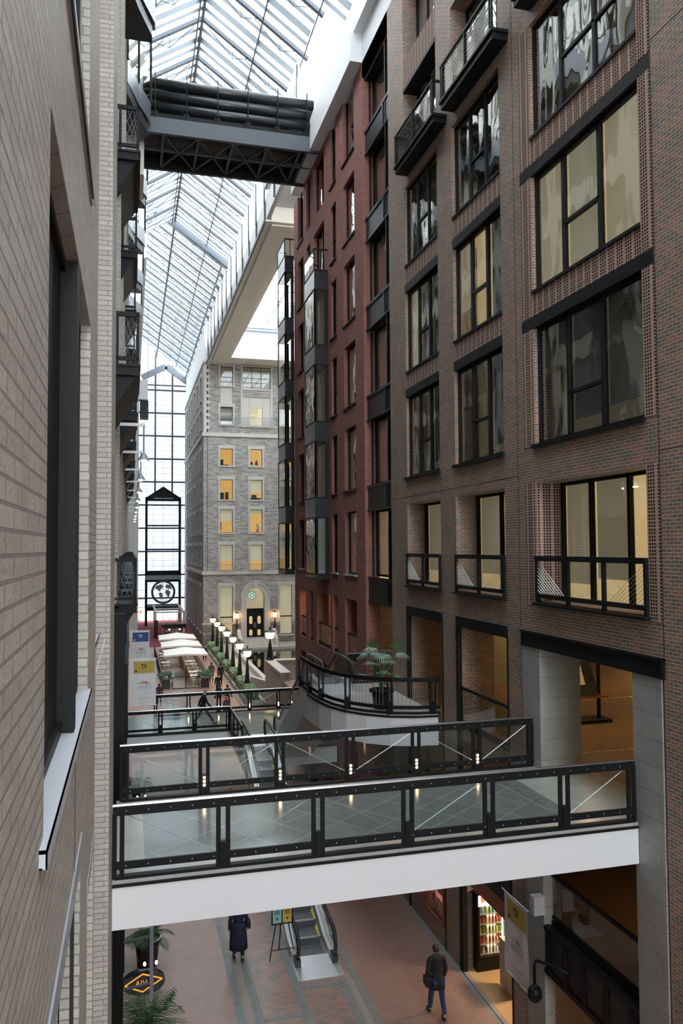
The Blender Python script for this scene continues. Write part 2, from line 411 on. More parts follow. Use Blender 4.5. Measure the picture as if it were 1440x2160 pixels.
# ---------------------------------------------------------------- right side: brown brick building
F = 8.9
FL = [10.45, 14.0, 17.55, 21.15, 24.7, 28.25]        # sills
HD = [13.13, 16.68, 20.22, 23.8, 27.35, 30.9]        # heads
A = (12.1, 16.05); B = (17.6, 20.6); Cc = (21.75, 24.65)
holes = [(11.75, 16.8, -1, 9.72), (17.55, 20.65, -1, 9.72), (21.7, 24.75, -1, 9.72)]
for w, ks in ((A, (0,1,2,3)), (B, (0,1,2,3,4,5)), (Cc, (0,1,2,3,4,5))):
    holes.append((w[0], w[1], FL[0], HD[0]))
holes += [(A[0], A[1], FL[1], HD[3]), (B[0], B[1], FL[1], HD[3]), (Cc[0], Cc[1], FL[1], HD[3]),
          (B[0], B[1], FL[4], HD[4]), (Cc[0], Cc[1], FL[4], HD[5]), (A[0], A[1], FL[4], HD[4])]
wall_grid('wall_right', F, F+.75, -22, 26.3, -.1, 31.2, holes, M['brown'])
# thin brick joint lines (movement joints)
j = MB()
for y in (11.72, 16.88): j.box(F-.004, F, y-.008, y+.008, 9.8, 30)
for z in (13.35, 17.0+3.55*1+.15): j.box(F-.004, F, -5, 11.7, z-.006, z+.006)
j.box(F-.004, F, 16.9, 26.3, 13.35-.006, 13.35+.006)
struct(j.build('trim_1', M['ink']))
# ---------------------------------------------------------------- red brick building
R0, R1 = 26.3, 43.15
D = (26.3, 29.5); E1 = (30.75, 32.5); E2 = (33.75, 34.75); H = (40.68, 42.1)
holes = [(D[0], D[1]-.0, -1, 30.6)]
for k in range(6):
    for w in (E1, E2, H):
        holes.append((w[0], w[1], FL[k]+.1, HD[k]+(.05 if k < 5 else .5)))
    if k >= 4:
        holes.append((36.0, 38.3, FL[k]+.1, HD[k]+.1))
        holes.append((39.0, 39.9, FL[k]+.1, HD[k]+.1))
for y0, y1, zz in ((30.8,32.6,6.95), (33.8,34.75,6.95), (35.1,37.9,6.95), (38.7,39.6,6.95), (40.4,41.95,6.95)):
    holes.append((y0, y1, zz, 9.5))
    holes.append((y0, y1, -1, 6.2))
wall_grid('wall_right_red', F, F+.6, R0, R1, -.1, 31.2, holes, M['red'])
mb = MB().box(F+.05, 20.5, R1-.5, R1, -.1, 31.2); struct(mb.build('wall_right_red_end', M['red']))
mb = MB().box(F+.6, 16, 26.0, 26.3, -.1, 31.2); struct(mb.build('wall_partition', M['hallolive']))
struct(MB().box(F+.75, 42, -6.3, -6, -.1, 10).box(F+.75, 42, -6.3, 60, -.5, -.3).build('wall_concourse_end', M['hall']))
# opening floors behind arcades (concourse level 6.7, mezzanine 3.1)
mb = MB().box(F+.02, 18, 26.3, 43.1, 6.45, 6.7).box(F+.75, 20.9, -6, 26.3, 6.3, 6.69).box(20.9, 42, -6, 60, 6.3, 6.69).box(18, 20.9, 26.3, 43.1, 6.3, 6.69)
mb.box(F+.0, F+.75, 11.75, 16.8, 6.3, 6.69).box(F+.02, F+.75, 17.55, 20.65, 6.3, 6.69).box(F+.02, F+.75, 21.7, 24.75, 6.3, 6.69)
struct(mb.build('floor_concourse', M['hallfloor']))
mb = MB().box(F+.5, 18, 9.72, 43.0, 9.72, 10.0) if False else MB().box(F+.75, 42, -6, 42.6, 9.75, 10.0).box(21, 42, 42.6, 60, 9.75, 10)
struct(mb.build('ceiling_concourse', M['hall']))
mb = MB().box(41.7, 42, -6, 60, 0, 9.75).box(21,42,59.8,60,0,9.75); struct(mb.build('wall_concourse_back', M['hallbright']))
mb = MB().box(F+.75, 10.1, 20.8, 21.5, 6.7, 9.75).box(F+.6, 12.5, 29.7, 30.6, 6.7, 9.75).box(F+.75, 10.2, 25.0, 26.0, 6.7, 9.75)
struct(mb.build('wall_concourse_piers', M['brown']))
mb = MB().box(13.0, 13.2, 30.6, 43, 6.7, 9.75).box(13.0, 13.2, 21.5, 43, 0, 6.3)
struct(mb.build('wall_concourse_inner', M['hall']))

WN = [0]
def window(Y0, Y1, Z0, Z1, X=F, rec=.1, mull=(), trans=(), gm='winglass', room='room_warm', dep=2.6, bl=(), lights=0, ft=.07, sgn=1, rail=None, fd=.10):
    """window in a wall facing -X (sgn=1): frame, pane, room behind, blinds"""
    WN[0] += 1
    w = thing('window_%d' % WN[0], None, None, (X, (Y0+Y1)/2, Z0), kind='structure')
    x0 = X + sgn*rec; x1 = x0 + sgn*fd
    f = MB()
    f.box(x0, x1, Y0, Y0+ft, Z0, Z1).box(x0, x1, Y1-ft, Y1, Z0, Z1).box(x0, x1, Y0, Y1, Z0, Z0+ft).box(x0, x1, Y0, Y1, Z1-ft, Z1)
    ys = [Y0] + [Y0+(Y1-Y0)*m for m in mull] + [Y1]
    for y in ys[1:-1]: f.box(x0, x1, y-.045, y+.045, Z0, Z1)
    for i, fr in trans:
        z = Z0+(Z1-Z0)*fr; f.box(x0, x1, ys[i], ys[i+1], z-.035, z+.035)
    f.build('frame', M['black'], w)
    g = MB().box(x0+sgn*.04, x0+sgn*.055, Y0+.02, Y1-.02, Z0+.02, Z1-.02); g.build('pane', M[gm], w)
    a = x1+sgn*.02; b = x1+sgn*dep
    r = MB()
    r.quad((b,Y0,Z0-.4),(b,Y1,Z0-.4),(b,Y1,Z1+.1),(b,Y0,Z1+.1))
    r.quad((a,Y0-.0,Z0-.4),(b,Y0,Z0-.4),(b,Y0,Z1+.1),(a,Y0,Z1+.1))
    r.quad((a,Y1,Z0-.4),(b,Y1,Z0-.4),(b,Y1,Z1+.1),(a,Y1,Z1+.1))
    r.quad((a,Y0,Z0-.4),(b,Y0,Z0-.4),(b,Y1,Z0-.4),(a,Y1,Z0-.4))
    r.quad((a,Y0,Z1+.1),(b,Y0,Z1+.1),(b,Y1,Z1+.1),(a,Y1,Z1+.1))
    r.build('room', M[room], w)
    for c, fr, mt in bl:     # blinds: pane index, how far down, material
        y0, y1 = ys[c]+.05, ys[c+1]-.05
        xb = x1+sgn*.04
        MB().box(xb, xb+sgn*.015, y0, y1, Z1-(Z1-Z0)*fr, Z1-.02).build('blind', M[mt], w)
    for q in range(lights):
        xx = x1+sgn*(dep*(.35+.5*q/max(1,lights))); yc = Y0+(Y1-Y0)*(.3+.45*((q*37)%10)/10)
        MB().box(xx-.06, xx+.06, yc-.45, yc+.45, Z1+.04, Z1+.08).build('ceiling_lamp', M['strip'], w)
    return w

def balcony_rail(Y0, Y1, Z, X, label, panes=False):
    t = thing('balcony_railing', label, 'railing', (X, (Y0+Y1)/2, Z), 'balcony railings on the brown brick wall')
    h = 1.02
    MB().box(X-.05, X+.05, Y0, Y1, Z+h-.09, Z+h+.02).build('top_rail', M['black'], t)
    MB().box(X-.04, X+.04, Y0, Y1, Z+.10, Z+.19).build('bottom_rail', M['black'], t)
    MB().box(X-.10, X+.08, Y0-.05, Y1+.02, Z-.07, Z-.01).build('ledge', M['black'], t)
    n = max(1, int((Y1-Y0)/1.2))
    for i in range(n+1):
        y = Y0+.03+(Y1-Y0-.06)*i/n
        MB().box(X-.035, X+.035, y-.035, y+.035, Z-.03, Z+h).build('post', M['black'], t)
    wr = MB(); wq = MB()
    for i in range(9):       # fan of diagonal wires at both ends
        L = min(1.15, (Y1-Y0)*.45)
        wr.tube([(X, Y1-.04, Z+.2+.75*(1-i/9.)), (X, Y1-.04-L*(1-i/9.)*.95-.02, Z+.2)], .011, 5)
        wq.tube([(X, Y0+.04, Z+.2+.75*(1-i/9.)), (X, Y0+.04+L*(1-i/9.)*.95+.02, Z+.2)], .004, 5)
    wr.build('wire_fan', M['bannerw'], t); wq.build('wire_fan', M['steel'], t)
    return t

# brown building windows
BW = [(0,.86,'blindwarm'),(1,.86,'blindwarm'),(2,.86,'blindwarm')]
window(*A, FL[0], HD[0], rec=.62, mull=(.36,.70), room='room_warm', bl=[(1,.80,'blindwarm'),(2,.85,'blindwarm')], lights=3, dep=3.5)
window(*A, FL[1], HD[1], mull=(.36,.68), trans=[(1,.36)], room='room_dim', bl=[(0,.83,'blindgrey'),(1,.86,'blindgrey'),(2,.35,'blindgrey')], gm='winglass')
window(*A, FL[2], HD[2], mull=(.36,.70), trans=[(1,.42)], room='room_warm', bl=[(0,.97,'blindcream'),(1,.985,'shade'),(2,.985,'blindcream')], dep=2.)
window(*A, FL[3], HD[3], mull=(.38,.70), trans=[(1,.45),(0,.45)], room='room_dim', gm='wavy', lights=1)
window(*A, FL[4], HD[4], mull=(.38,.70), room='room_dim', gm='wavy')
for wi, (w, nm) in enumerate(((B, 'B'), (Cc, 'C'))):
    for k in range(6):
        if k == 0:
            window(*w, FL[0], HD[0], rec=.62, mull=(.5,), room='room_warm', bl=[(0,.82,'blindwarm'),(1,.82,'blindwarm')], lights=1)
        elif k == 1:
            window(*w, FL[1], HD[1], mull=(.34,.66), trans=[(1,.40)], room='room_dim', bl=[(0,.88,'blindgrey')], lights=2, dep=4)
        elif k == 2:
            window(*w, FL[2], HD[2], mull=(.34,.66), trans=[(1,.40)], room='room_warm' if wi == 0 else 'room_dim', gm='winglass', bl=[(0,.97,'shadeplain'),(2,.7,'blindcream')] if wi == 0 else [(0,.97,'shadeplain'),(2,.97,'blindcream')])
        elif k == 3:
            window(*w, FL[3], HD[3], mull=(.34,.66), trans=[(1,.42)], room='room_dark' if wi == 0 else 'room_dim', gm='wavy')
        else:
            window(*w, FL[k], HD[k], rec=.5, mull=(.34,.66), room='room_dim', gm='wavy')
for w, lb in ((A, 'black balcony railing before the widest blind-covered window of the brown wall'), (B, 'black balcony railing before the middle recessed window of the brown wall'), (Cc, 'black balcony railing before the recessed window beside the red brick edge')):
    balcony_rail(w[0], w[1], FL[0]-.02, F-.03, lb)
# sills under the flush windows
TN = [1]
def trim(mb, m, nm=None):
    TN[0] += 1
    return struct(mb.build(nm or 'trim_%d' % TN[0], M[m]))
for w in (A, B, Cc):
    trim(MB().box(F-.08, F+.12, w[0]-.03, w[1]+.08, FL[1]-.09, FL[1]), 'black')
# lintel beams and perforated brick spandrels between storeys
for w in (A, B, Cc):
    for k in (1, 2):
        l = 0 if w is not A else .5
        trim(MB().box(F-.015, F+.2, w[0]-(.35 if l else 0), w[1]+l, HD[k], HD[k]+.27), 'black')
        trim(MB().box(F+.01, F+.2, w[0]+.0, w[1]-.0, HD[k]+.27, FL[k+1]-.07), 'perf', 'trim_perforated_brick')
        trim(MB().box(F-.03, F+.2, w[0], w[1], FL[k+1]-.07, FL[k+1]), 'black')
# perforated strips beside bay A
for (y0, y1) in ((A[0]-.36, A[0]-.02), (A[1]+.02, A[1]+.50)):
    trim(MB().box(F-.012, F+.05, y0, y1, FL[0]-.1, HD[0]+.02), 'perf', 'trim_perforated_brick')
    trim(MB().box(F-.012, F+.05, y0, y1, FL[1]-.02, HD[1]), 'perf', 'trim_perforated_brick')
    trim(MB().box(F-.012, F+.05, y0, y1, HD[1]+.30, HD[2]), 'perf', 'trim_perforated_brick')
    trim(MB().box(F-.012, F+.05, y0, y1, HD[2]+.30, HD[3]), 'perf', 'trim_perforated_brick')
# perforated reveal of the recessed A window
trim(MB().box(F+.0, F+.6, A[1]-.012, A[1], FL[0], HD[0]), 'perf', 'trim_perforated_brick')
# spandrel of C between storey 4 and 5
trim(MB().box(F+.01, F+.2, Cc[0], Cc[1], HD[4]-.1, FL[5]-.05), 'perf', 'trim_perforated_brick')
trim(MB().box(F-.02, F+.5, Cc[0], Cc[1], HD[4]-.22, HD[4]-.1), 'black')

# projecting balconies upper storey
def proj_balcony(Y0, Y1, Z, label, pr=.42, h=1.0):
    t = thing('projecting_balcony', label, 'balcony', (F, (Y0+Y1)/2, Z), 'projecting black balconies')
    x = F-pr
    MB().box(x, F, Y0, Y1, Z-.28, Z-.10).box(x-.05, F, Y0-.04, Y1+.04, Z-.10, Z-.02).build('slab', M['black'], t)
    MB().box(x-.03, x+.03, Y0, Y1, Z+h-.06, Z+h).box(x, F, Y0, Y0+.05, Z+h-.06, Z+h).box(x, F, Y1-.05, Y1, Z+h-.06, Z+h).build('top_rail', M['black'], t)
    for y in (Y0+.03, Y0+.14, (Y0+Y1)/2, Y1-.14, Y1-.03):
        MB().box(x-.02, x+.03, y-.025, y+.025, Z-.02, Z+h).build('post', M['black'], t)
    b = MB()
    for i in range(7): b.box(x-.006, x+.006, Y0, Y1, Z+.1+.12*i, Z+.115+.12*i)
    b.build('rail_bars', M['black'], t)
    MB().box(x+.02, x+.03, Y0+.1, Y1-.1, Z, Z+h-.1).build('pane', M['wavy'], t)
proj_balcony(17.05, 20.35, 24.4, 'long black glass-fronted balcony high on the brown wall, second from the red brick')
proj_balcony(20.95, 24.35, 24.4, 'black glass-fronted balcony high on the brown wall, next to the red brick')
proj_balcony(12.4, 15.95, 24.4, 'black balcony slab corner at the top edge of the brown wall')

# D bay: black framed infill with recessed windows
for k in range(6):
    window(D[0]+.62, D[1]-.06, FL[k]+.1, HD[k], rec=.42, room=('room_amber','room_dim','room_dim','room_dim','room_dim','room_dim')[k] if k else 'room_warm', gm='wavy', ft=.09, dep=3., lights=1 if k == 0 else 0)
    trim(MB().box(F+.12, F+.55, D[0], D[1], FL[k]-.86, FL[k]+.0).box(F+.08, F+.14, D[0], D[1], FL[k]-.02, FL[k]+.09).box(F+.08, F+.14, D[0], D[1], FL[k]-.92, FL[k]-.85).box(F+.08, F+.14, 27.15, 27.25, FL[k]-.86, FL[k]), 'black_panel', 'trim_spandrel')
trim(MB().box(F+.3, F+.6, D[0], D[0]+.62, 9.6, 30.6), 'black')
trim(MB().box(F+.28, F+.34, D[1]-.05, D[1], 9.6, 30.6).box(F+.10, F+.45, D[0]+.6, D[0]+.68, 9.6, 30.6), 'black')
trim(MB().box(F+.1, F+.6, D[0], D[1], 30.45, 30.62), 'black')
# red windows
for k in range(6):
    rm = ['room_warm','room_dim','room_warm','room_dim','room_dim','room_dim'][k]
    window(*E1, FL[k]+.1, HD[k]+(.05 if k < 5 else .5), rec=.16, room=rm, gm='wavy', ft=.06, dep=2.2, bl=[(0,.97,'shadeplain')] if k in (1,2) else [])
    window(*E2, FL[k]+.1, HD[k]+(.05 if k < 5 else .5), rec=.12, room='room_dark', gm='winglass', ft=.10, trans=[(0,.42)])
    window(*H, FL[k]+.1, HD[k]+(.05 if k < 5 else .5), rec=.18, room='room_warm' if k < 3 else 'room_dim', gm='wavy', ft=.06, bl=[(0,.93,'shadeplain')])
    for w in (E1, E2, H):
        trim(MB().box(F-.06, F+.1, w[0]-.05, w[1]+.12, FL[k]+.03, FL[k]+.1), 'black' if k else 'sill')
    if k >= 4:
        window(36.0, 38.3, FL[k]+.1, HD[k]+.1, rec=.2, mull=(.5,), room='room_dim', gm='wavy', ft=.08)
        window(39.0, 39.9, FL[k]+.1, HD[k]+.1, rec=.15, room='room_dark', gm='winglass', ft=.08)

# arcade lintels and framing (brown side)
trim(MB().box(F-.05, F+.1, 11.70, 16.80, 9.38, 9.74).box(F-.09, F+.1, 11.70, 16.80, 9.70, 9.74).box(F-.07, F, 11.72, 11.80, 9.38, 9.74), 'black', 'trim_lintel')
trim(MB().box(F-.03, F+.1, 17.55, 20.67, 9.45, 9.74), 'black', 'trim_lintel')
trim(MB().box(F-.03, F+.1, 21.70, 24.77, 9.45, 9.74), 'black', 'trim_lintel')
for (y0, y1) in ((17.55, 20.65), (21.7, 24.75)):
    trim(MB().box(F-.03, F+.1, y1-.10, y1+.02, 0, 9.5), 'black').name = 'trim_post'
    trim(MB().box(F-.02, F+.06, y0-.02, y0+.04, 0, 9.5), 'black').name = 'trim_post'
# concrete columns of the portal
for y0, y1 in ((16.0, 16.8), (11.80, 12.62)):
    c = MB().box(F-.02, F+.22, y0, y1, -.05, 6.3).box(F-.02, F+1.0, y0, y1, 6.3, 9.40); trim(c, 'portal', 'trim_column')

# ---------------------------------------------------------------- white parapet / fascia above the red wall
mb = MB()
mb.prism([(8.9,31.2),(8.4,31.2),(8.4,32.7),(10.2,37.9),(10.6,37.9),(10.6,31.2)], 'y', 29.5, 40.6)
mb.prism([(8.9,32.4),(8.55,32.4),(8.55,33.6),(10.2,37.9),(10.6,37.9),(10.6,32.4)], 'y', 18, 29.5)
mb.box(F, 9.5, 26.3, 29.5, 30.6, 32.5)
mb.prism([(8.9,31.2),(8.9,34),(10.2,37.9),(10.6,37.9),(10.6,31.2)], 'y', -22, 26.3)
struct(mb.build('wall_parapet', M['paint']))

# ---------------------------------------------------------------- bay windows of the red building
def bay(Y0, Y1, X, k1, label, top_rail=True, nearglass='winglass', side='wavy', clear=False):
    t = thing('bay_window', label, 'bay window', (X, (Y0+Y1)/2, FL[0]-.2), 'bay windows of the red brick building')
    for k in range(k1+1):
        zs0 = FL[k]-(.22 if k == 0 else .92); zs1 = FL[k]
        p = MB().box(X+.01, F, Y0+.01, Y1-.01, zs0, zs1); p.build('spandrel', M['baypanel'], t)
        MB().box(X-.01, F+.0, Y0-.01, Y1+.01, zs1-.03, zs1+.03).box(X-.01, F, Y0-.01, Y1+.01, zs0-.03, zs0+.02).build('sill_band', M['black'], t)
        z0, z1 = FL[k]+.03, FL[k]+2.63
        if k == k1: break
        f = MB()
        for (x, y) in ((X, Y0), (X, Y1-.06), (F-.18, Y0), (F-.06, Y1-.06)):
            f.box(x, x+(.18 if x > X else .06), y, y+.06, z0, z1)
        f.box(X, X+.14, Y0, Y0+.06, z0, z1)
        f.build('frame', M['black'], t)
        MB().box(X+.02, X+.03, Y0+.05, Y1-.05, z0, z1).build('side_pane', M[side], t)
        MB().box(X+.12, F-.16, Y0+.02, Y0+.03, z0, z1).build('front_pane', M[nearglass], t)
        if not clear: MB().box(F-.03, F-.02, Y0+.05, Y1-.05, z0, z1).build('back_wall', M[('room_dim','room_dim','room_dim','room_dim','room_dim','room_dim')[k]], t)
        if k == 0 and top_rail:
            MB().box(X+.14, F-.2, Y0+.05, Y0+.06, z0, z1-.05).build('shade', M['shadeplain'], t)
    z = FL[k1]
    r = MB().box(X-.02, X+.03, Y0, Y1, z+.95, z+1.02).box(X, F, Y0-.01, Y0+.04, z+.95, z+1.02).box(X, F, Y1-.05, Y1, z+.95, z+1.02)
    r.box(X-.02, X+.03, Y0, Y0+.05, z, z+1).box(X-.02, X+.03, Y1-.05, Y1, z, z+1).box(X+.3, X+.34, Y0, Y0+.04, z, z+1)
    r.build('top_rail', M['black'], t)
    MB().box(X, X+.012, Y0+.05, Y1-.05, z+.03, z+.94).build('rail_pane', M['glass'], t)
    return t
bay(35.3, 37.45, 8.23, 4, 'tall black bay window stack in the middle of the red brick wall', side='bayglass')
bay(43.2, 45.4, 8.36, 5, 'black bay window stack clinging to the far corner of the red brick building', False, 'stoneglass', 'stoneglass', True)

# railings in the red arcade openings (concourse level)
def arcade_rail(Y0, Y1, Z, label, X=F+.12):
    t = thing('arcade_railing', label, 'railing', (X, (Y0+Y1)/2, Z), 'arcade railings of the red wall')
    MB().box(X-.03, X+.03, Y0, Y1, Z+1.0, Z+1.07).build('top_rail', M['black'], t)
    MB().box(X-.03, X+.03, Y0, Y1, Z+.08, Z+.15).box(X-.04, X+.04, Y0, Y1, Z-.02, Z+.04).build('bottom_rail', M['black'], t)
    MB().box(X-.006, X+.006, Y0+.04, Y1-.04, Z+.15, Z+1.0).build('pane', M['glass'], t)
for i, (y0, y1) in enumerate(((30.8,32.6), (33.8,34.75), (35.1,37.9), (38.7,39.6), (40.4,41.95))):
    arcade_rail(y0, y1, 6.97, '%s black railed opening of the red arcade, counted from the palm' % ORD[i])
arcade_rail(17.66, 20.55, 6.72, 'black glass railing across the brick opening beside the concrete portal', F+.05)

# ---------------------------------------------------------------- left building
L = -.3
lh = [(3.08, 6.15, 10.65, 13.38), (2.9, 5.75, 14.35, 17.2), (1.2, 5.4, -.1, 9.85), (6.3, 7.3, -.1, 9.2)]
wall_grid('wall_left', L-.12, L, -22, 7.45, -.1, 39, lh, M['white'])
wall_grid('wall_left_inner', L-.9, L-.13, -22, 13.2, -.1, 39, [(3.08, 6.15, 10.65, 13.38), (2.9,5.75,14.35,17.2), (1.2,5.4,-.1,9.85), (7.6, 9.9, 10.65, 13.3), (7.6,9.9,14.4,17), (7.6,9.9,18,20.5), (7.6,9.9,3,9.5)], M['white'])
struct(MB().box(-.62, -.245, 10.5, 13.2, -.1, 39).build('wall_left_pier', M['white']))
struct(MB().box(-1.4, -1.3, -6, 14, -.1, 39).build('wall_left_backing', M['black']))
def sillx(Y0, Y1, Z, pr=.028, m='sill'):
    return trim(MB().box(L-.3, L+pr, Y0, Y1, Z-.012, Z).box(L+pr-.006, L+pr, Y0, Y1, Z-.065, Z).box(L, L+pr, Y0, Y0+.006, Z-.065, Z).box(L, L+.012, Y0, Y1, Z-.065, Z-.059), m, 'trim_sill')
sillx(2.94, 6.2, 10.655); sillx(2.8, 6.1, 14.35, .03, 'lintel'); sillx(7.5, 10.2, 10.65, -.06)
trim(MB().box(L-.12, L+.01, 1.1, 5.45, 9.72, 9.86), 'lintel'); trim(MB().box(L-.12, L+.005, 6.25, 7.35, 9.1, 9.2), 'lintel')
for z0, z1 in ((10.66, 13.37), (14.37, 17.2)):
    w = window(3.09 if z0 < 12 else 2.91, 6.14 if z0 < 12 else 5.74, z0, z1, X=L, rec=.07, mull=(.56,), room='room_dark', gm='darkglass', sgn=-1, ft=.06)
    MB().box(L-.3, L-.004, 4.75, 4.87, z0, z1).box(L-.22, L-.10, 4.1, 4.75, z0, z1).build('fin', M['black'], w)
for z0, z1 in ((10.66, 13.3), (14.4, 17.), (18., 20.5)):
    window(7.6, 9.9, z0, z1, X=L-.13, rec=.1, room='room_dark', gm='darkglass', sgn=-1)
trim(MB().box(L-.42, L-.3, -6, 10.4, -.1, 9.7), 'black')
trim(MB().box(L-.02, L+.002, 4.80, 4.815, 9.0, 10.59), 'ink')
# far part of the left building: dark glazed bays between pale brick piers
struct(MB().box(-1.2, -.75, 13.2, 104, -.1, 39).build('wall_left_glazed', M['black_panel']))
struct(MB().box(-.75, -.42, 13.2, 104, 12.9, 14.2).box(-.75, -.42, 13.2, 104, 19.7, 20.5).box(-.75,-.42,13.2,104,26.2,27.2).box(-.75,-.3,13.2,104,33,39).build('wall_left_bands', M['white']))
yy = 13.2; i = 0
while yy < 100:
    struct(MB().box(-.76, -.27 + .0011*(yy-13), yy, yy+.55, 10.3 if yy > 14 else -.1, 39).build('wall_left_pier', M['white']))
    trim(MB().box(-.76, -.36, yy+.55, yy+.62, 10.3, 33).box(-.76, -.36, yy+2.9, yy+3.0, 10.3, 33), 'black', 'trim_fin')
    yy += 6.0; i += 1
struct(MB().box(-2, .95, 104, 127.6, -.1, 21).box(-2,.9,104,127.6,21,44).build('wall_left_far', M['greypaint']))
struct(MB().box(-2, 30, -22.6, -22, -.1, 6).build('wall_back', M['white']))
# steel fronts of the left shops at street level
trim(MB().box(-.6, -.32, 13.2, 60, -.1, 10.2), 'black', 'trim_shopfront')
for y in (17.5, 23, 29, 35, 41, 47, 53):
    trim(MB().box(-.35, -.10, y, y+.25, -.1, 10.3), 'black', 'trim_post')
trim(MB().box(-.4, -.05, 19.2, 60, 7.2, 9.0), 'black', 'trim_canopy')
trim(MB().box(-.6, -.34, 60, 104, -.1, 10.2), 'hallbright', 'trim_shopfront')
# ---------------------------------------------------------------- street floor
struct(MB().box(-2, 8.95, -22, 58, -.3, 0).box(-2, 9.6, 58, 98, -.3, 0).box(8.95, 42, -22, 43, -.3, -.02).build('floor_street', M['street']))
def band(x0, x1, y0, y1, m): return trim(MB().box(x0, x1, y0, y1, -.01, .004), m, 'trim_paver_band')
for (x0, x1, m) in ((2.62,2.84,'bandgrey'), (2.84,3.05,'bandpale'), (3.05,3.27,'bandgrey'), (4.22,4.44,'bandgrey'), (5.86,6.08,'bandgrey')):
    band(x0, x1, 8, 66, m)
band(5.68-.22, 5.68, 8, 21.1, 'bandgrey'); band(5.68, 5.86, 8, 21.3, 'bandpale')
band(4.44, 5.46, 20.85, 21.07, 'bandgrey'); band(3.27, 4.22, 19.7, 19.85, 'bandgrey')
for y in (12, 28, 36, 48, 56): band(3.27, 5.86, y, y+.2, 'bandgrey')
band(8.75, 8.95, 8, 43, 'bandgrey')
struct(MB().box(-2, 8.4, 96, 131, -.3, .02).build('floor_carpet', M['carpet']))
struct(MB().box(-2, 30, 131, 170, -.3, 0).build('ground_outside', M['signwhite'] if False else M['ashlar']))
struct(MB().box(9.6, 20.5, 43.2, 98, -.3, .3).build('floor_plaza', M['terrace']))
struct(MB().box(8.95, 9.6, 43.2, 58, -.3, 0).build('floor_plaza_edge', M['street']))

# ---------------------------------------------------------------- railing builder
def railing(name, label, P, Q, z, posts, side, group=None, lights=None, wires=True, boxes=True, pattern='x'):
    """rail from P to Q (xy) at deck height z; posts: distances along; side: +1 / -1 which way the light boxes face"""
    P = Vector((*P, z)); Q = Vector((*Q, z)); L = (Q-P).length; d = (Q-P).normalized(); n = Vector((-d.y, d.x, 0))*side
    t = thing(name, label, 'railing', tuple((P+Q)/2), group)
    h = 1.07
    def at(s, zz, off=0): return P + d*s + n*off + Vector((0,0,zz))
    MB().bar(at(-.02, h-.065), at(L+.02, h-.065), .07, .13).build('top_rail', M['black'], t)
    MB().tube([at(-.04, h+.012), at(L+.04, h+.012)], .028, 8).build('handrail_cap', M['chrome'], t)
    MB().bar(at(0, .19), at(L, .19), .05, .11).build('bottom_rail', M['black'], t)
    MB().bar(at(0, .02), at(L, .02), .12, .045).build('base_strip', M['black'], t)
    bolts = MB()
    k = int(L/.33)
    for i in range(k):
        s = .16+.33*i
        for zz in (h-.06, .19):
            for sd in (-1, 1):
                c = at(s, zz, .038*sd if zz > .5 else .028*sd); bolts.box(c.x-.007, c.x+.007, c.y-.007, c.y+.007, c.z-.007, c.z+.007)
    bolts.build('bolts', M['steel'], t)['kind'] = 'stuff'
    for i, s in enumerate(posts):
        b = MB()
        e = i in (0, len(posts)-1)
        for o in ((-.075, .075) if not e else (-.06, .05)):
            b.bar(at(s+o, .0), at(s+o, h-.1), .045, .07, up=tuple(d))
        pm = b.build('post', M['black'], t)
        if boxes and not e:
            bb = MB().bar(at(s, .0), at(s, .40), .11, .10, up=tuple(n)); bb.build('lamp_box', M['black'], t)
            if lights:
                for q in range(3):
                    lm = MB(); c = at(s, .20+.075*q, .055)
                    lm.ball(tuple(c), .026, .026, .026, 6); lm.build('lamp', M['led'], t)
    for i in range(len(posts)-1):
        a, b = posts[i]+.13, posts[i+1]-.13
        g = MB().bar(at(a, .5*(.25+h-.13)), at(b, .5*(.25+h-.13)), .012, h-.13-.25); g.build('pane', M['glass'], t)
        if wires:
            w = MB(); up_ = (i % 2 == 0)
            w.tube([at(a, h-.14 if up_ else .25, .03), at(b, .25 if up_ else h-.14, .03)], .007, 5)
            w.build('brace_wire', M['steel'], t)
    return t

# ---------------------------------------------------------------- near footbridge
nb = thing('footbridge', 'white-sided footbridge with grey tiled deck crossing in the foreground', 'bridge', (4.3, 14.5, 6.7))
MB().box(-.24, 8.87, 12.52, 16.45, 5.97, 6.60).build('white_slab', M['paint'], nb)
MB().box(-.24, 8.87, 12.50, 16.47, 6.60, 6.64).build('edge_strip', M['black'], nb)
MB().box(-.24, 8.88, 12.54, 16.43, 6.64, 6.695).build('pale_border', M['deckpale'], nb)
MB().box(.25, 8.0, 13.05, 15.75, 6.60, 6.70).build('tiled_deck', M['deck'], nb)
railing('bridge_railing', 'nearest black railing with glass and steel cap on the foreground footbridge', (-.2, 12.6), (8.84, 12.6), 6.7,
        [.05, 1.63, 3.16, 4.70, 6.18, 7.63, 9.0], 1, 'railings of the near footbridge', lights=True)
railing('bridge_railing', 'rear black railing with lit lamp slots on the foreground footbridge', (-.14, 16.35), (8.84, 16.35), 6.7,
        [.05, 1.61, 3.17, 4.69, 6.18, 7.62, 8.95], -1, 'railings of the near footbridge', lights=True)
MB_ = MB().box(F-.02, F+1.05, 12.63, 15.99, 6.64, 6.70); trim(MB_, 'deckpale', 'trim_threshold')

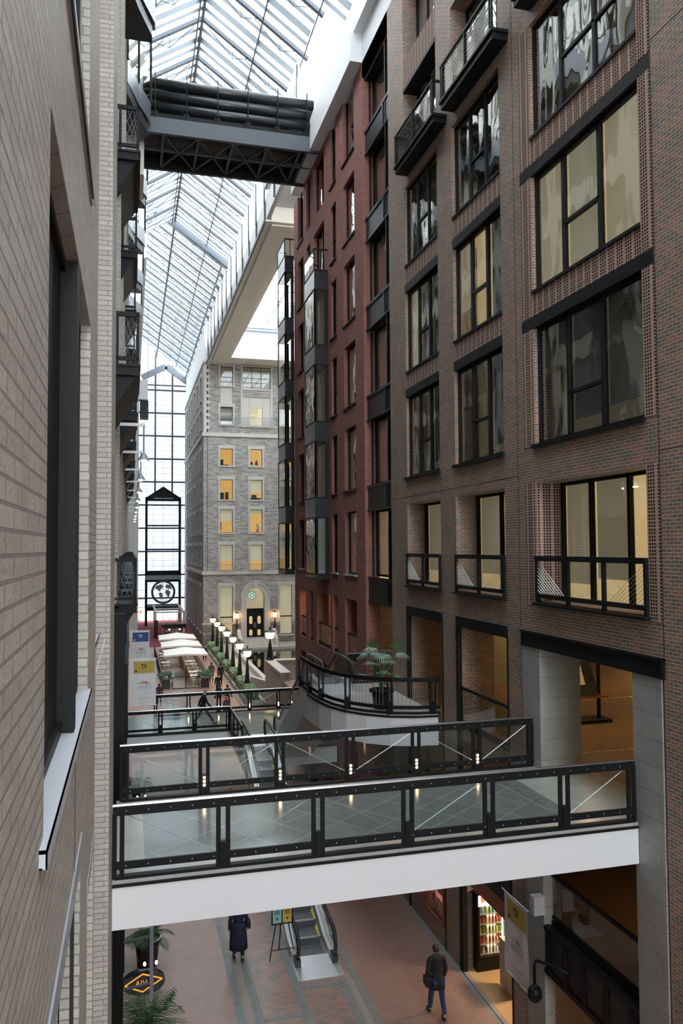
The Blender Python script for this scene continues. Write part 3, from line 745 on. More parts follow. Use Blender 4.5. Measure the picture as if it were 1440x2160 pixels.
# ---------------------------------------------------------------- far footbridge
fb = thing('footbridge', 'lower footbridge in the middle distance where a man in black walks', 'bridge', (4.3, 40, 3.0))
MB().box(-.3, 4.75, 38.15, 42.25, 2.2, 2.93).box(4.75, 8.88, 34.05, 42.25, 2.2, 2.93).build('white_slab', M['paint'], fb)
MB().box(-.3, 4.78, 38.12, 42.28, 2.93, 2.96).box(4.72, 8.88, 34.0, 42.28, 2.93, 2.96).build('edge_strip', M['black'], fb)
MB().box(-.3, 8.88, 38.2, 42.2, 2.96, 3.0).box(4.78, 8.88, 35.9, 38.2, 2.96, 3.0).build('tiled_deck', M['deck'], fb)
railing('bridge_railing', 'front black railing of the lower footbridge, left part by the walking man', (-.2, 38.2), (4.62, 38.2), 3.0, [.05, 1.60, 3.18, 4.75], 1, 'railings of the lower footbridge')
railing('bridge_railing', 'short black return railing beside the escalator head on the lower footbridge', (4.66, 38.2), (4.66, 34.0), 3.0, [.05, 1.4, 2.8, 4.15], 1, 'railings of the lower footbridge', boxes=False)
railing('bridge_railing', 'far black railing with lit lamp slots on the lower footbridge', (1.25, 42.2), (8.9, 42.2), 3.0, [.05, 1.73, 3.3, 4.94, 6.5, 7.55], -1, 'railings of the lower footbridge', lights=True)
railing('terrace_railing', 'small black railing between the lower footbridge and the red brick corner', (8.9, 43.1), (11.6, 43.1), 3.0, [.05, 1.3, 2.6], 1, None, boxes=False, wires=False)

# ---------------------------------------------------------------- escalators
def escalator(label, W, run, rise, flat0, flat1, under=None, grp='escalators'):
    """local: bottom landing front edge at y=0, goes +y and up. centre x=0"""
    t = thing('escalator', label, 'escalator', (0,0,0), grp)
    hw = W/2
    ang = rise/run
    y1 = flat0; y2 = flat0+run; y3 = y2+flat1
    def zz(y): return 0 if y < y1 else (rise if y > y2 else (y-y1)*ang)
    MB().box(-hw, hw, 0, 1.25, -.05, .012).build('lower_landing_plate', M['steel'], t)
    MB().box(-hw, hw, y3-1.6, y3+.6, rise-.05, rise+.012).build('upper_landing_plate', M['steel'], t)
    st = MB(); ye = MB(); no = MB()
    n = max(1, int(round(rise/.2))); r = rise/n; tr = run/n
    y = 1.25
    while y < y1-.01: st.box(-hw+.28, hw-.28, y, min(y+.39, y1-.01), -.1, .010); y += .4
    for i in range(n):
        ya = y1+i*tr
        st.box(-hw+.28, hw-.28, ya, ya+tr*.98, r*(i+1)-.6, r*(i+1)-.0)
        no.box(-hw+.28, hw-.33, ya-.004, ya+.045, r*(i+1)-.03, r*(i+1)+.004)  # pale edge strips paint the step contrast that shading leaves weak
        ye.box(hw-.33, hw-.28, ya, ya+tr*.98, r*(i+1), r*(i+1)+.006)
    st.box(-hw+.28, hw-.28, y2, y3-1.6, rise-.3, rise)
    st.build('steps', M['grooved'], t); no.build('nosing_highlight', M['nosing'], t); ye.build('yellow_step_edges', M['yellow'], t)
    for s, nm in ((-1,'left'), (1,'right')):
        x = s*(hw-.12)
        sk = MB()
        pts = [(1.0,.0),(1.0,.22),(y1-.1,.25),(y2,rise+.28),(y3-.9,rise+.22),(y3-.9,rise)] 
        low = [(y3-.9,rise-.15),(y2,rise-.35),(y1,-.1)]
        sk.prism(pts+low, 'x', x-.10, x+.10); sk.build('skirt', M['steel'], t)
        gp = [(.85,.25),(.72,.55),(.9,.86),(y1-.2,.88),(y2,rise+.92),(y3-.7,rise+.9),(y3-.5,rise+.6),(y3-.65,rise+.2),(y2,rise+.26),(y1,.24)]
        MB().prism(gp, 'x', x-.006, x+.006).build('balustrade_glass', M['glass'], t)
        path = [(x, .95, .16), (x,.72,.22), (x,.62,.42), (x,.62,.62), (x,.72,.82), (x,.95,.92), (x,y1-.4,.93), (x,y1+.1,.98), (x,y2-.2,rise+.93), (x,y2+.4,rise+.97), (x,y3-.75,rise+.95), (x,y3-.5,rise+.85), (x,y3-.4,rise+.62), (x,y3-.45,rise+.4), (x,y3-.65,rise+.22)]
        MB().tube(path, .055, 8).build('handrail', M['rubber'], t, smooth=True)
        MB().box(x-.08, x+.08, .66, 1.0, .0, .22).build('newel_base', M['rubber'], t)
    if under:
        u = MB().prism([(y1-.2,-.05),(y1+.9,-.75) if under == 'paint' else (y1+.6,-.4),(y2+.2,rise-.85),(y3,rise-.85),(y3,rise-.12),(y2,rise-.30),(y1+.1,-.08)], 'x', -hw, hw)
        u.build('underside_casing', M[under], t)
    return t
e1 = escalator('lower escalator rising from the brick street to the lower footbridge', 1.30, 9.8, 3.0, 1.9, 3.2, 'plaster')
e1.location = (5.08, 21.25, 0); e1.rotation_euler = (0,0,-.022)
e2 = escalator('upper escalator climbing from the lower footbridge to the curved terrace', 1.30, 6.4, 3.7, 1.8, 2.6, 'paint')
e2.location = (7.05, 37.2, 3.0); e2.rotation_euler = (0,0,PI)
y = 37.2 - 6.4 - 1.8

# ---------------------------------------------------------------- curved terrace
tp = [(8.9,31.0),(5.95,31.0),(5.95,29.0),(5.9,26.6),(5.98,25.2),(6.15,24.3),(6.45,23.55),(6.9,22.95),(7.5,22.45),(8.2,22.2),(8.9,22.12)]
tb = thing('terrace', 'white rounded terrace with a potted palm jutting from the brown arcade', 'terrace', (7.4, 26, 6.7))
tpo = [p for p in tp]
# leave a well for the upper escalator
out = [(8.9,28.2),(7.72,28.2),(6.4,28.2),(5.95,28.2)] + tp[3:]
MB().prism(out, 'z', 5.78, 6.62).build('white_slab', M['paint'], tb)
MB().prism(out, 'z', 6.62, 6.70).build('tiled_deck', M['terrace'], tb)
ce = MB()
for i in range(3, len(tp)-1): ce.bar((*tp[i], 6.64), (*tp[i+1], 6.64), .05, .06)
ce.build('edge_strip', M['black'], tb)
cr = thing('terrace_railing', 'curved black railing around the white terrace in front of the palm', 'railing', (7, 24, 6.7))
rp = [(5.98,28.0)] + [(x+.06, y+.04) for x, y in tp[3:]]
rt_ = MB(); rb_ = MB(); bars = MB(); bp_ = MB(); wi = MB()
for i in range(len(rp)-1):
    a, b = rp[i], rp[i+1]
    rt_.bar((*a,7.72), (*b,7.72), .08, .12); rb_.bar((*a,6.90), (*b,6.90), .05, .10); bp_.bar((*a,6.74),(*b,6.74),.1,.05)
    LL = math.dist(a, b); n = int(LL/.11)
    for k in range(n):
        f = (k+.5)/n; x = a[0]+(b[0]-a[0])*f; yv = a[1]+(b[1]-a[1])*f
        wi.tube([(x,yv,6.95),(x,yv,7.68)], .006, 4)
rt_.build('top_rail', M['black'], cr); rb_.build('bottom_rail', M['black'], cr); bp_.build('base_strip', M['black'], cr); wi.build('wire_balusters', M['greysteel'], cr)
for (x, yv) in ((5.98,28.0),(5.97,26.6),(6.04,25.2),(6.5,23.6),(7.5,22.5),(8.75,22.2)):
    pm = MB()
    for o in (-.07,.07): pm.box(x+o-.025, x+o+.025, yv-.035, yv+.035, 6.7, 7.68)
    pm.box(x-.09, x+.09, yv-.05, yv+.05, 6.7, 7.08); pm.build('post', M['black'], cr)
# rear railing of the terrace
railing('terrace_railing', 'straight black railing behind the potted palm near the escalator head', (7.75, 27.9), (8.85, 27.9), 6.7, [.05, 1.05], 1, None, boxes=False, wires=False)

# ---------------------------------------------------------------- lower level of the brown building: shops
struct(MB().box(F+.3, 18, -6, 43, 3.1, 3.35).build('floor_mezzanine', M['hallfloor']))
trim(MB().box(F+.02, F+.5, 12.62, 16.0, 2.35, 3.3).box(F, F+.5, 17.65, 20.55, 2.9, 4.1).box(F, F+.5, 21.8, 24.65, 2.6, 3.6), 'black_panel', 'trim_beam')
trim(MB().box(F-.03, F+.1, 12.62, 16.0, 3.22, 3.32).box(F-.03, F+.1, 12.62, 16.0, 2.3, 2.4), 'black', 'trim_beam')
for y in (12.9, 13.7, 14.5, 15.2, 15.9): trim(MB().box(F-.02, F+.04, y-.06, y+.06, 2.35, 3.25), 'black', 'trim_post')
trim(MB().box(F-.01, F+.06, 17.65, 20.55, 2.55, 2.95), 'wood', 'trim_beam')
arcade_rail(12.64, 15.98, 3.35, 'dark glass railing between the two concrete columns below the footbridge', F+.2)
struct(MB().box(F+.8, F+5, 16.9, 17.1, 0, 3.1).box(F+.75, F+5, 21.0, 21.2, 0, 3.1).box(F+1.2, F+1.3, 25, 30, 0, 3).box(F+4.9, F+5, 17, 21, 0, 3.1).build('wall_shop', M['hallbright']))
struct(MB().box(F+.02, F+5, 17.6, 21.0, -.02, .02).build('floor_shop', M['oak']))
trim(MB().box(F-.02, F+.10, 17.6, 20.55, -.01, .03), 'bandpale', 'trim_threshold')
# display window with shelves
dw = thing('display_window', 'red-lit shop display window beside the drinks shop', 'shop window', (F, 23.2, .6))
MB().box(F-.01, F+.05, 21.85, 21.95, .6, 2.6).box(F-.01, F+.05, 24.5, 24.6, .6, 2.6).box(F-.01, F+.05, 23.2, 23.28, .6, 2.6).box(F-.01,F+.05,21.85,24.6,.55,.62).box(F-.01,F+.05,21.85,24.6,2.56,2.62).build('frame', M['wood'], dw)
MB().box(F+.02, F+.03, 21.9, 24.55, .6, 2.6).build('pane', M['glass'], dw)
MB().box(F+.5, F+.55, 21.9, 24.6, .3, 2.6).build('back_panel', mat('pink_lit_display', (.5,.25,.25), .8, emit=(1,.35,.30), es=.25), dw)
for z in (.62, 1.3, 1.95): MB().box(F+.1, F+.5, 21.95, 24.5, z, z+.03).build('shelf', M['signred'] if False else M['wood'], dw)
struct(MB().box(F-.0, F+.5, 21.75, 24.7, -.1, .56).build('wall_below_display', M['brown']))
rnd = random.Random(3)
gcols = [mat('cream_figurine', (.6,.5,.4), .5), mat('red_ornament', (.5,.05,.04), .4), mat('white_ornament', (.7,.7,.68), .4)]
pos = []
for zi, z in enumerate((.65, 1.33, 1.98)):
    for k in range(7):
        pos.append((F+.28+rnd.uniform(-.08,.08), 22.1+k*.36, z, rnd.randint(0,2), rnd.uniform(.8,1.2)))
for i, (x, yv, z, c, s) in enumerate(pos):
    o = MB().lathe([(.001,0),(.06*s,0),(.045*s,.08*s),(.06*s,.15*s),(.025*s,.2*s),(.045*s,.25*s),(.001,.30*s)], (0,0,0), 8).build('ornament', gcols[c])
    o.location = (x, yv, z); tag(o, 'small ornament on a shelf of the red-lit display window', 'ornament', 'ornaments in the display window')
# drinks fridge
fr = thing('drinks_fridge', 'glass-door drinks fridge with lit header in the brick shop doorway', 'fridge', (9.7, 20.55, 0))
MB().box(9.25, 10.15, 20.35, 21.0, 0, .38).box(9.25, 9.32, 20.35, 21.0, .38, 2.1).box(10.08, 10.15, 20.35, 21.0, .38, 2.1).box(9.25,10.15,20.95,21.0,.38,2.1).box(9.25,10.15,20.35,21.0,2.06,2.12).build('cabinet', M['black'], fr)
MB().box(9.30, 10.10, 20.33, 20.45, 1.78, 2.07).build('lit_header', M['signwhite'], fr)
MB().prism([(9.38,1.86),(9.62,1.98),(9.95,1.95),(10.08,1.84),(10.08,2.05),(9.34,2.05)], 'y', 20.32, 20.33).build('red_header_wave', M['signred'], fr)
MB().box(9.33, 10.07, 20.90, 20.92, .4, 1.76).build('back_light', M['fridgeglow'], fr)
MB().box(10.03, 10.06, 20.40, 20.43, .42, 1.76).build('light_tube', M['strip'], fr)
for k in range(5): MB().box(9.33, 10.07, 20.42, 20.9, .42+.27*k, .435+.27*k).build('shelf', M['steel'], fr)
MB().box(9.33, 10.07, 20.345, 20.355, .4, 1.76).build('door_glass', M['glass'], fr)
MB().box(9.28, 9.33, 20.33, 20.36, .38, 1.78).box(10.07, 10.12, 20.33, 20.36, .38, 1.78).box(9.28, 10.12, 20.33,20.36,.36,.40).build('door_frame', M['black'], fr)
bm = [mat('red_soda', (.45,.03,.02), .25), mat('orange_soda', (.6,.2,.02), .25), mat('green_soda', (.05,.25,.05), .25), mat('cola', (.06,.02,.01), .2), mat('yellow_soda', (.6,.45,.05), .25), mat('water_bottle', (.55,.6,.6), .2)]
names = ['red','orange','green','dark','yellow','clear']
rowc = [(3,5,3,5,3,5,3),(0,0,1,0,0,1,0),(4,2,4,2,4,4,2),(0,0,1,1,0,0,0),(2,5,4,2,2,5,4)]
for r_ in range(5):
    for k in range(7):
        c = rowc[r_][k]
        o = MB().lathe([(.001,0),(.034,0),(.036,.12),(.014,.18),(.014,.21),(.001,.21)], (0,0,0), 8).build('bottle', bm[c])
        o.location = (9.40+.10*k, 20.50, .436+.27*r_)
        tag(o, '%s bottle standing on the %s shelf of the lit drinks fridge' % (names[c], ['lowest','second lowest','middle','second highest','top'][r_]), 'bottle', '%s bottles on shelf %s of the drinks fridge' % (names[c], ORD[r_]))
# shop entrance side frame
trim(MB().box(F-.02, F+.12, 20.45, 20.6, 0, 2.6).box(F+.2, F+.9, 21.0, 21.05, 0, 2.9), 'black', 'trim_shop_frame')
cab = MB().box(9.55, 9.75, 18.9, 19.6, .1, 1.3); tag(cab.build('white_cabinet', M['cream']), 'narrow cream cabinet just inside the drinks shop', 'cabinet')

# speaker box and gooseneck lamp on the concrete column, banner on the wall
sb = MB().box(8.62, 8.88, 15.95, 16.15, 3.55, 3.95); tag(sb.build('wall_speaker', M['greypaint']), 'small grey box speaker mounted on the concrete column', 'speaker')
gl = thing('wall_lamp', 'black gooseneck wall lamp hanging beside the concrete column', 'lamp', (8.8, 15.2, 2.4))
MB().tube([(8.9,15.0,2.75),(8.7,15.3,2.80),(8.45,15.6,2.80),(8.42,15.62,2.70),(8.42,15.62,2.3)], .035, 8).build('arm', M['black'], gl, smooth=True)
MB().lathe([(.03,.0),(.05,-.05),(.12,-.09),(.15,-.16),(.15,-.28),(.10,-.36),(.001,-.38)], (8.42,15.62,2.32), 12).build('lamp_shade', M['black'], gl, smooth=False)
# ---------------------------------------------------------------- banners
def txt(body, size, m, parent, loc, rot, name='lettering', align='CENTER', ext=.001):
    cu = bpy.data.curves.new(name, 'FONT'); cu.body = body; cu.size = size; cu.align_x = align; cu.extrude = ext
    o = bpy.data.objects.new(name, cu); COL.objects.link(o); cu.materials.append(m)
    off = ORG.get(parent, Vector((0,0,0))) if parent else Vector((0,0,0))
    me = bpy.data.meshes.new_from_object(o); bpy.data.objects.remove(o)
    o = bpy.data.objects.new(name, me); COL.objects.link(o); o.parent = parent; o.location = Vector(loc)-off; o.rotation_euler = rot; return o
CONT = [  # rough americas + europe/africa outlines in unit disc
 [(-.62,.62),(-.2,.75),(.0,.55),(-.12,.35),(-.3,.2),(-.25,.02),(-.42,.1),(-.6,.3),(-.8,.35)],
 [(-.32,-.02),(-.08,-.12),(-.05,-.35),(-.22,-.75),(-.32,-.45),(-.42,-.2)],
 [(.2,.15),(.45,.2),(.66,.0),(.6,-.3),(.45,-.62),(.33,-.3),(.18,-.1)],
 [(.15,.45),(.3,.72),(.62,.68),(.85,.3),(.6,.28),(.4,.32)],
 [(.62,-.55),(.74,-.5),(.72,-.68)]]
def banner(label, panel, mark, W, Hh, grp='hanging banners'):
    """local: hangs in the XZ plane, top left at origin, faces -Y"""
    t = thing('banner', label, 'banner', (0,0,0), grp)
    cl = MB(); n = 10
    for i in range(n):
        for jx in range(6):
            def pt(a, b, yo): 
                return (W*a/6, yo+.012*math.sin(a*1.7+b*.5), -Hh*b/n)
            cl.quad(pt(jx,i,-.006), pt(jx,i+1,-.006), pt(jx+1,i+1,-.006), pt(jx+1,i,-.006))
            cl.quad(pt(jx,i,.006), pt(jx+1,i,.006), pt(jx+1,i+1,.006), pt(jx,i+1,.006))
    cl.build('cloth', M['bannerw'], t)
    MB().tube([(-.12,0,0),(W+.03,0,0)], .014, 6).build('top_rod', M['paint'], t); MB().tube([(0,0,-Hh),(W+.03,0,-Hh)], .014, 6).build('bottom_rod', M['paint'], t)
    y = -.022
    MB().box(W*.16, W*.96, y-.002, y, -Hh*.30, -Hh*.045).build('print_panel', M[panel], t)
    g = MB(); cx, cz, r = W*.54, -Hh*.155, W*.13
    for c in CONT: g.prism([(cx+r*a, cz+r*b) for a, b in c], 'y', y-.004, y-.002)
    g.build('world_map_mark', M[mark], t)
    MB().box(W*.22, W*.29, y-.004, y-.002, -Hh*.275, -Hh*.235).build('small_square_mark', M[mark], t)
    s = MB()
    def arc(x0, z0, x1, z1, x2, z2, w0):
        P = []
        for k in range(13):
            q = k/12; P.append(((1-q)**2*x0+2*q*(1-q)*x1+q*q*x2, (1-q)**2*z0+2*q*(1-q)*z1+q*q*z2))
        for k in range(12):
            w = w0*math.sin(PI*(k+.5)/12)+.002
            s.quad((P[k][0],y-.003,P[k][1]-w),(P[k+1][0],y-.003,P[k+1][1]-w),(P[k+1][0],y-.003,P[k+1][1]+w),(P[k][0],y-.003,P[k][1]+w))
    arc(W*.24,-Hh*.535, W*.55,-Hh*.475, W*.84,-Hh*.57, .011); arc(W*.42,-Hh*.475, W*.60,-Hh*.475, W*.80,-Hh*.535, .009)
    s.box(W*.60, W*.65, y-.004, y-.002, -Hh*.515, -Hh*.49); s.box(W*.63, W*.645, y-.004, y-.002, -Hh*.49, -Hh*.46)
    s.build('red_swoosh_mark', M['redink'], t)
    txt('Quartier', W*.10, M['blueink'], t, (W*.54, y-.003, -Hh*.60), (PI/2,0,0)); txt('international', W*.10, M['blueink'], t, (W*.56, y-.003, -Hh*.635), (PI/2,0,0))
    MB().box(W*.30, W*.80, y-.004, y-.002, -Hh*.845, -Hh*.838).build('faint_printed_line', M['gold'], t)
    return t
b1 = banner('white hanging banner with mustard world-map panel on the left side, the nearer', 'gold', 'ink', .86, 1.52); b1.location = (-.02, 27, 8.03)
b2_ = banner('white hanging banner with navy world-map panel, behind the mustard one', 'blue', 'bannerw', .78, 1.45); b2_.location = (-.02, 33, 8.36)
b3 = banner('white banner with mustard panel hanging on the right wall by the drinks shop', 'gold', 'ink', 1.12, 1.80); b3.location = (8.55, 17.25, 3.60); b3.rotation_euler = (0,0,-PI/2)
# ---------------------------------------------------------------- glazed roof
RX, RZ = 3.85, 42.3            # ridge
EX, EZ = 9.0, 38.65            # right eave
LX, LZ = -.9, 39.3             # left eave
def zr(x): return RZ-(x-RX)*(RZ-EZ)/(EX-RX)
def zl(x, mono): return zr(x) if mono else RZ-(RX-x)*(RZ-LZ)/(RX-LX)
SP = 3.64; YF = 73.6; NB0 = -22
def glazing_bay(y0, mono, wide):
    xr = 10.2 if wide else EX
    xl = 1.3 if mono else LX
    g = MB(); th = .02
    g.quad((RX,y0,RZ+.1),(xr,y0,zr(xr)+.1),(xr,y0+SP,zr(xr)+.1),(RX,y0+SP,RZ+.1))
    g.quad((RX,y0,RZ+.1+th),(RX,y0+SP,RZ+.1+th),(xr,y0+SP,zr(xr)+.1+th),(xr,y0,zr(xr)+.1+th))
    zz = zl(xl, mono)
    g.quad((RX,y0,RZ+.1),(RX,y0+SP,RZ+.1),(xl,y0+SP,zz+.1),(xl,y0,zz+.1))
    g.quad((RX,y0,RZ+.1+th),(xl,y0,zz+.1+th),(xl,y0+SP,zz+.1+th),(RX,y0+SP,RZ+.1+th))
    struct(g.build('ceiling_roof_glass', M['roofglass']))
    b = MB()
    for k in range(1, 4):
        y = y0+SP*k/4; w = .55 if k == 2 else .32; h = .18 if k == 2 else .10
        b.bar((RX,y,RZ), (xr,y,zr(xr)), w, h); b.bar((RX,y,RZ), (xl,y,zz), w, h)
    struct(b.build('ceiling_glazing_bar', M['roofbar']))
def truss(y, mono, wide, heavy=False):
    xr = 10.25 if wide else EX+.25
    xl = 1.3 if mono else LX
    b = MB(); w = .24 if not heavy else .55; h = .20 if not heavy else .6
    zo = -.08 if not heavy else -.3
    b.bar((RX,y,RZ+zo), (xr,y,zr(xr)+zo), w, h); b.bar((RX,y,RZ+zo), (xl,y,zl(xl,mono)+zo), w, h)
    struct(b.build('ceiling_rafter', M['roofdark' if not heavy else 'roofmid']))
    r = MB()
    for x, s in ((5.6,1),(7.7,1),(2.0,-1),(.3,-1)):
        if mono and x < 1: continue
        z = (zr(x) if x > RX else zl(x, mono))-.1
        r.tube([(x,y,z),(x,y+.05,z-.85)], .022, 5)
        xi = x-1.35*s; zi = (zr(xi) if xi > RX else zl(xi, mono))-.12
        r.tube([(x,y,z-.85),(xi,y+.02,zi-.25),(xi,y,zi)], .03, 5)
        xo = x+1.0*s; zo_ = (zr(xo) if xo > RX else zl(xo, mono))-.12
        r.tube([(x,y,z-.85),(xo,y,zo_)], .022, 5)
    struct(r.build('ceiling_tie_rod', M['roofdark']))
for i in range(int((127.6-NB0)/SP)):
    y = YF + (i - round((YF-NB0)/SP))*SP
    if y+SP > 127.8: break
    mono = y >= YF-.1; wide = y < 36.5
    glazing_bay(y, mono, wide)
    truss(y, mono, wide, abs(y-YF) < .1)
for x, r_, m in ((RX,.10,'roofdark'), (6.75,.05,'roofdark'), (EX-.0,.045,'roofdark')):
    struct(MB().tube([(x,-22,zr(x)-.15),(x,127.5,zr(x)-.15)], r_, 8).build('ceiling_purlin', M[m]))
struct(MB().tube([(RX-.25,-22,RZ-.35),(RX-.25,YF,RZ-.35)], .05, 8).build('ceiling_purlin', M['roofdark']))
struct(MB().tube([(10.2,-22,zr(10.2)-.15),(10.2,40,zr(10.2)-.15)], .07, 8).build('ceiling_purlin', M['roofdark']))
# far gable frame under the end of the roof
g = MB(); yq = 125.8
for (p, q) in (((5.3,40.9),(9.0,38.25)), ((5.3,40.9),(1.6,38.9))):
    g.bar((p[0],yq,p[1]-.5), (q[0],yq,q[1]-.5), .5, .9)
struct(g.build('ceiling_gable_frame', M['roofmid']))
# upper closing wall above the left building in the roof's one-slope part
struct(MB().box(.9, 1.3, YF, 127, 38.5, 44.4).build('wall_left_upper', M['greypaint']))
struct(MB().box(-1.2, -.9, -22, YF, 38.5, 39.5).build('wall_left_gutter', M['greypaint']))

# ---------------------------------------------------------------- clerestory of hung glass along the right eave
def cler(y0):
    x = EX-.25
    struct(MB().box(x, x+.03, y0+.03, y0+SP-.03, 35.1, 38.5).build('wall_clerestory_glass', M['frost']))
    struct(MB().box(x-.02, x+.25, y0+.03, y0+SP-.03, 33.85, 35.3).build('wall_clerestory_panel', M['greypaint']))
    r = MB(); r.tube([(x-.12,y0,34.95),(x-.12,y0,38.0)], .065, 6); r.tube([(x-.12,y0,35.5),(x-.12,y0+.35,35.5)], .02, 5); r.tube([(x-.12,y0,37.4),(x-.12,y0+.35,37.4)], .02, 5)
    r.box(x-.14, x+.02, y0-.03, y0+.03, 33.85, 35.1)
    struct(r.build('trim_rod', M['roofdark']))
M['frost'] = mat('bright_frosted_glass', (.86,.88,.89), .4, emit=(.95,.98,1), es=0.)
def frost():
    t = NT('translucent_white_glass'); a = t.n('ShaderNodeBsdfTranslucent'); a.inputs[0].default_value = (.92,.95,.96,1)
    b = t.n('ShaderNodeBsdfTransparent'); c = t.n('ShaderNodeMixShader'); c.inputs[0].default_value = .45
    t.l(a.outputs[0], c.inputs[1]); t.l(b.outputs[0], c.inputs[2]); t.l(c.outputs[0], t.out.inputs[0]); return t.m
M['frost'] = frost()
for i in range(15):
    y = YF + (i-9)*SP
    if y < 92: cler(y)
for i in range(15):
    y = YF + i*SP
    if y > 125: break
    struct(MB().prism([(EX-.75,zr(EX)+.25),(EX+.2,zr(EX)+.1),(EX+.2,zr(EX)-1.3)], 'y', y-.04, y+.04).build('trim_bracket', M['roofdark']))
    struct(MB().box(EX-.75, EX-.65, y, y+SP, zr(EX)-.1, zr(EX)+.3).build('trim_gutter', M['roofdark']))
# beige soffit ring of the side skylight
s = MB()
s.prism([(8.72,33.8),(11.2,33.8),(11.2,35.6),(10.9,35.6),(10.9,36.4),(9.1,36.4),(9.1,33.85),(8.72,33.85)], 'y', 51.6, 93.9)
s.box(11.2, 21, 51.6, 58.5, 33.8, 36.4).box(11.2, 21, 90.6, 93.9, 33.8, 34.4)
struct(s.build('ceiling_soffit', M['plaster']))
struct(MB().box(8.70, 11.0, 51.5, 93.9, 33.70, 33.80).box(9.15, 10.75, 51.9, 93.5, 33.6, 33.7).build('ceiling_soffit_step', M['plaster']))
struct(MB().box(8.60, 8.72, 51.6, 93.9, 33.66, 33.92).build('trim_shadow_gap', M['roofdark']))
struct(MB().box(8.8, 21, 42.6, 51.6, 36.4, 37.6).box(8.95, 12, 42.6, 51.6, 34.8, 36.4).box(8.75, 9.4, 40.6, 43.2, 31.8, 36).box(8.6,9.3,40.6,51.6,35.9,37.2).build('ceiling_soffit_near', M['greypaint']))
w_ = MB().box(10.9, 21, 91.2, 91.5, 34.4, 37.3).box(20.6, 21, 58, 92, 33.8, 37.5).box(11.2,11.5,58.5,91,35.4,37.4).box(11.2,20.6,58.2,58.5,34,37.4)
struct(w_.build('wall_skylight', M['paint']))
g = MB()
for i in range(10):
    y = 60+3.4*i; g.bar((11.3,y,37.5),(20.8,y,37.5), .08, .12)
for x in (13,15,17,19): g.bar((x,58.5,37.55),(x,91.3,37.55), .06, .08)
g.bar((11.3,90.9,37.35),(20.8,90.9,37.35), .5, .35)
for i in range(8): g.tube([(12+i*1.1,88,36.9),(12.9+i*1.1,88,37.4)], .03, 5); 
g.bar((11.5,88,36.9),(20.8,88,36.9),.05,.05)
struct(g.build('ceiling_skylight_bars', M['roofsteel']))
struct(MB().box(11, 21, 58, 92, 37.7, 37.72).build('ceiling_skylight_glass', M['roofglass']))

# ---------------------------------------------------------------- roof level footbridge with fat pipes
rb = thing('service_bridge', 'dark steel service bridge with fat pipes high under the glass roof', 'bridge', (4.7, 38.6, 31.1))
MB().box(.45, 8.88, 36.8, 37.0, 31.1, 31.85).build('near_fascia', M['servicefascia'], rb)
MB().box(.45, 8.88, 40.4, 40.6, 31.1, 31.85).build('far_fascia', M['black_panel'], rb)
MB().box(.45, 8.88, 37.0, 40.4, 31.65, 31.8).build('deck', M['black_panel'], rb)
for i in range(5):
    x = 1.4+i*1.65; b = MB().bar((x,37,31.35),(x,40.4,31.35), .12, .25); b.build('cross_beam', M['roofdark'], rb)
for i in range(4):
    x = 1.4+i*1.65; MB().bar((x,37,31.2),(x+1.65,40.4,31.2), .07).bar((x+1.65,37,31.2),(x,40.4,31.2), .07).build('bracing', M['roofdark'], rb)
MB().bar((.45,38.7,31.3),(8.88,38.7,31.3), .15, .2).build('centre_beam', M['roofdark'], rb)
for z, r_ in ((33.50,.27),(32.92,.24),(32.40,.24)):
    MB().tube([(.45,36.95,z),(8.6,36.95,z)], r_, 14).build('pipe', M['pipe'], rb, smooth=True)
    MB().tube([(.45,40.4,z),(8.6,40.4,z)], r_, 12).build('pipe', M['pipe'], rb, smooth=True)
MB().box(.45, 8.6, 38.2, 39.4, 32.1, 33.2).build('duct', M['black_panel'], rb)
MB().box(.45, 8.88, 36.9, 37.02, 31.85, 32.02).build('kick_plate', M['black'], rb)
for i in range(6):
    x = 1.0+i*1.45
    MB().tube([(x,36.7,31.9),(x,36.7,33.95)], .025, 6).build('hanger_rod', M['black'], rb)
    MB().box(x-.15, x+.15, 36.85, 37.1, 31.85, 32.3).build('pipe_saddle', M['black'], rb)

# ---------------------------------------------------------------- left side balconies, bays and lamp arms
def left_balcony(label):
    """local origin: wall face at deck level; sticks out in +X, runs along +Y 3.2 m"""
    t = thing('steel_balcony', label, 'balcony', (0,0,0), 'black steel balconies of the pale brick building')
    P, Ly = .55, 3.0
    MB().box(-.1, P, 0, Ly, -.22, -.04).box(-.1,P+.03,-.03,Ly,-.05,0).build('slab', M['black'], t)
    MB().prism([(-.1,-.22),(P-.06,-.22),(-.1,-1.15)], 'y', .1, Ly-.1).build('bracket_wedge', M['black'], t)
    MB().box(P-.05, P, 0, Ly, .98, 1.07).box(-.1, P, 0, .06, .98, 1.07).build('top_rail', M['black'], t)
    MB().box(P-.04, P, 0, Ly, .08, .16).box(-.1, P, 0, .05, .08, .16).build('bottom_rail', M['black'], t)
    for (x, y) in ((P-.03,.03),(P-.03,Ly/2),(P-.03,Ly-.03),(.12,.03)):
        MB().box(x-.03, x+.03, y-.03, y+.03, 0, 1).build('post', M['black'], t)
    w = MB()
    for i in range(5):
        w.tube([(-.1+i*.13,.03,.15),(-.1+min(.65,i*.13+.35),.03,.95)], .005, 4); w.tube([(-.1+i*.13,.03,.95),(-.1+min(.65,i*.13+.35),.03,.15)], .005, 4)
    w.build('lattice_wires', M['greysteel'], t)
    return t
lb0 = left_balcony('x'); first = True
specs = []
for y in (18.6, 25, 31.3, 37.5, 43.8, 50): specs.append((y, 21.0, 'upper row'))
for y in (16.2, 22.0, 28.0, 34, 40, 46, 52): specs.append((y, 15.4, 'middle row'))
for y in (19.2, 24.5, 30, 36, 42, 48, 54): specs.append((y, 10.4, 'lower row'))
cnt = {}
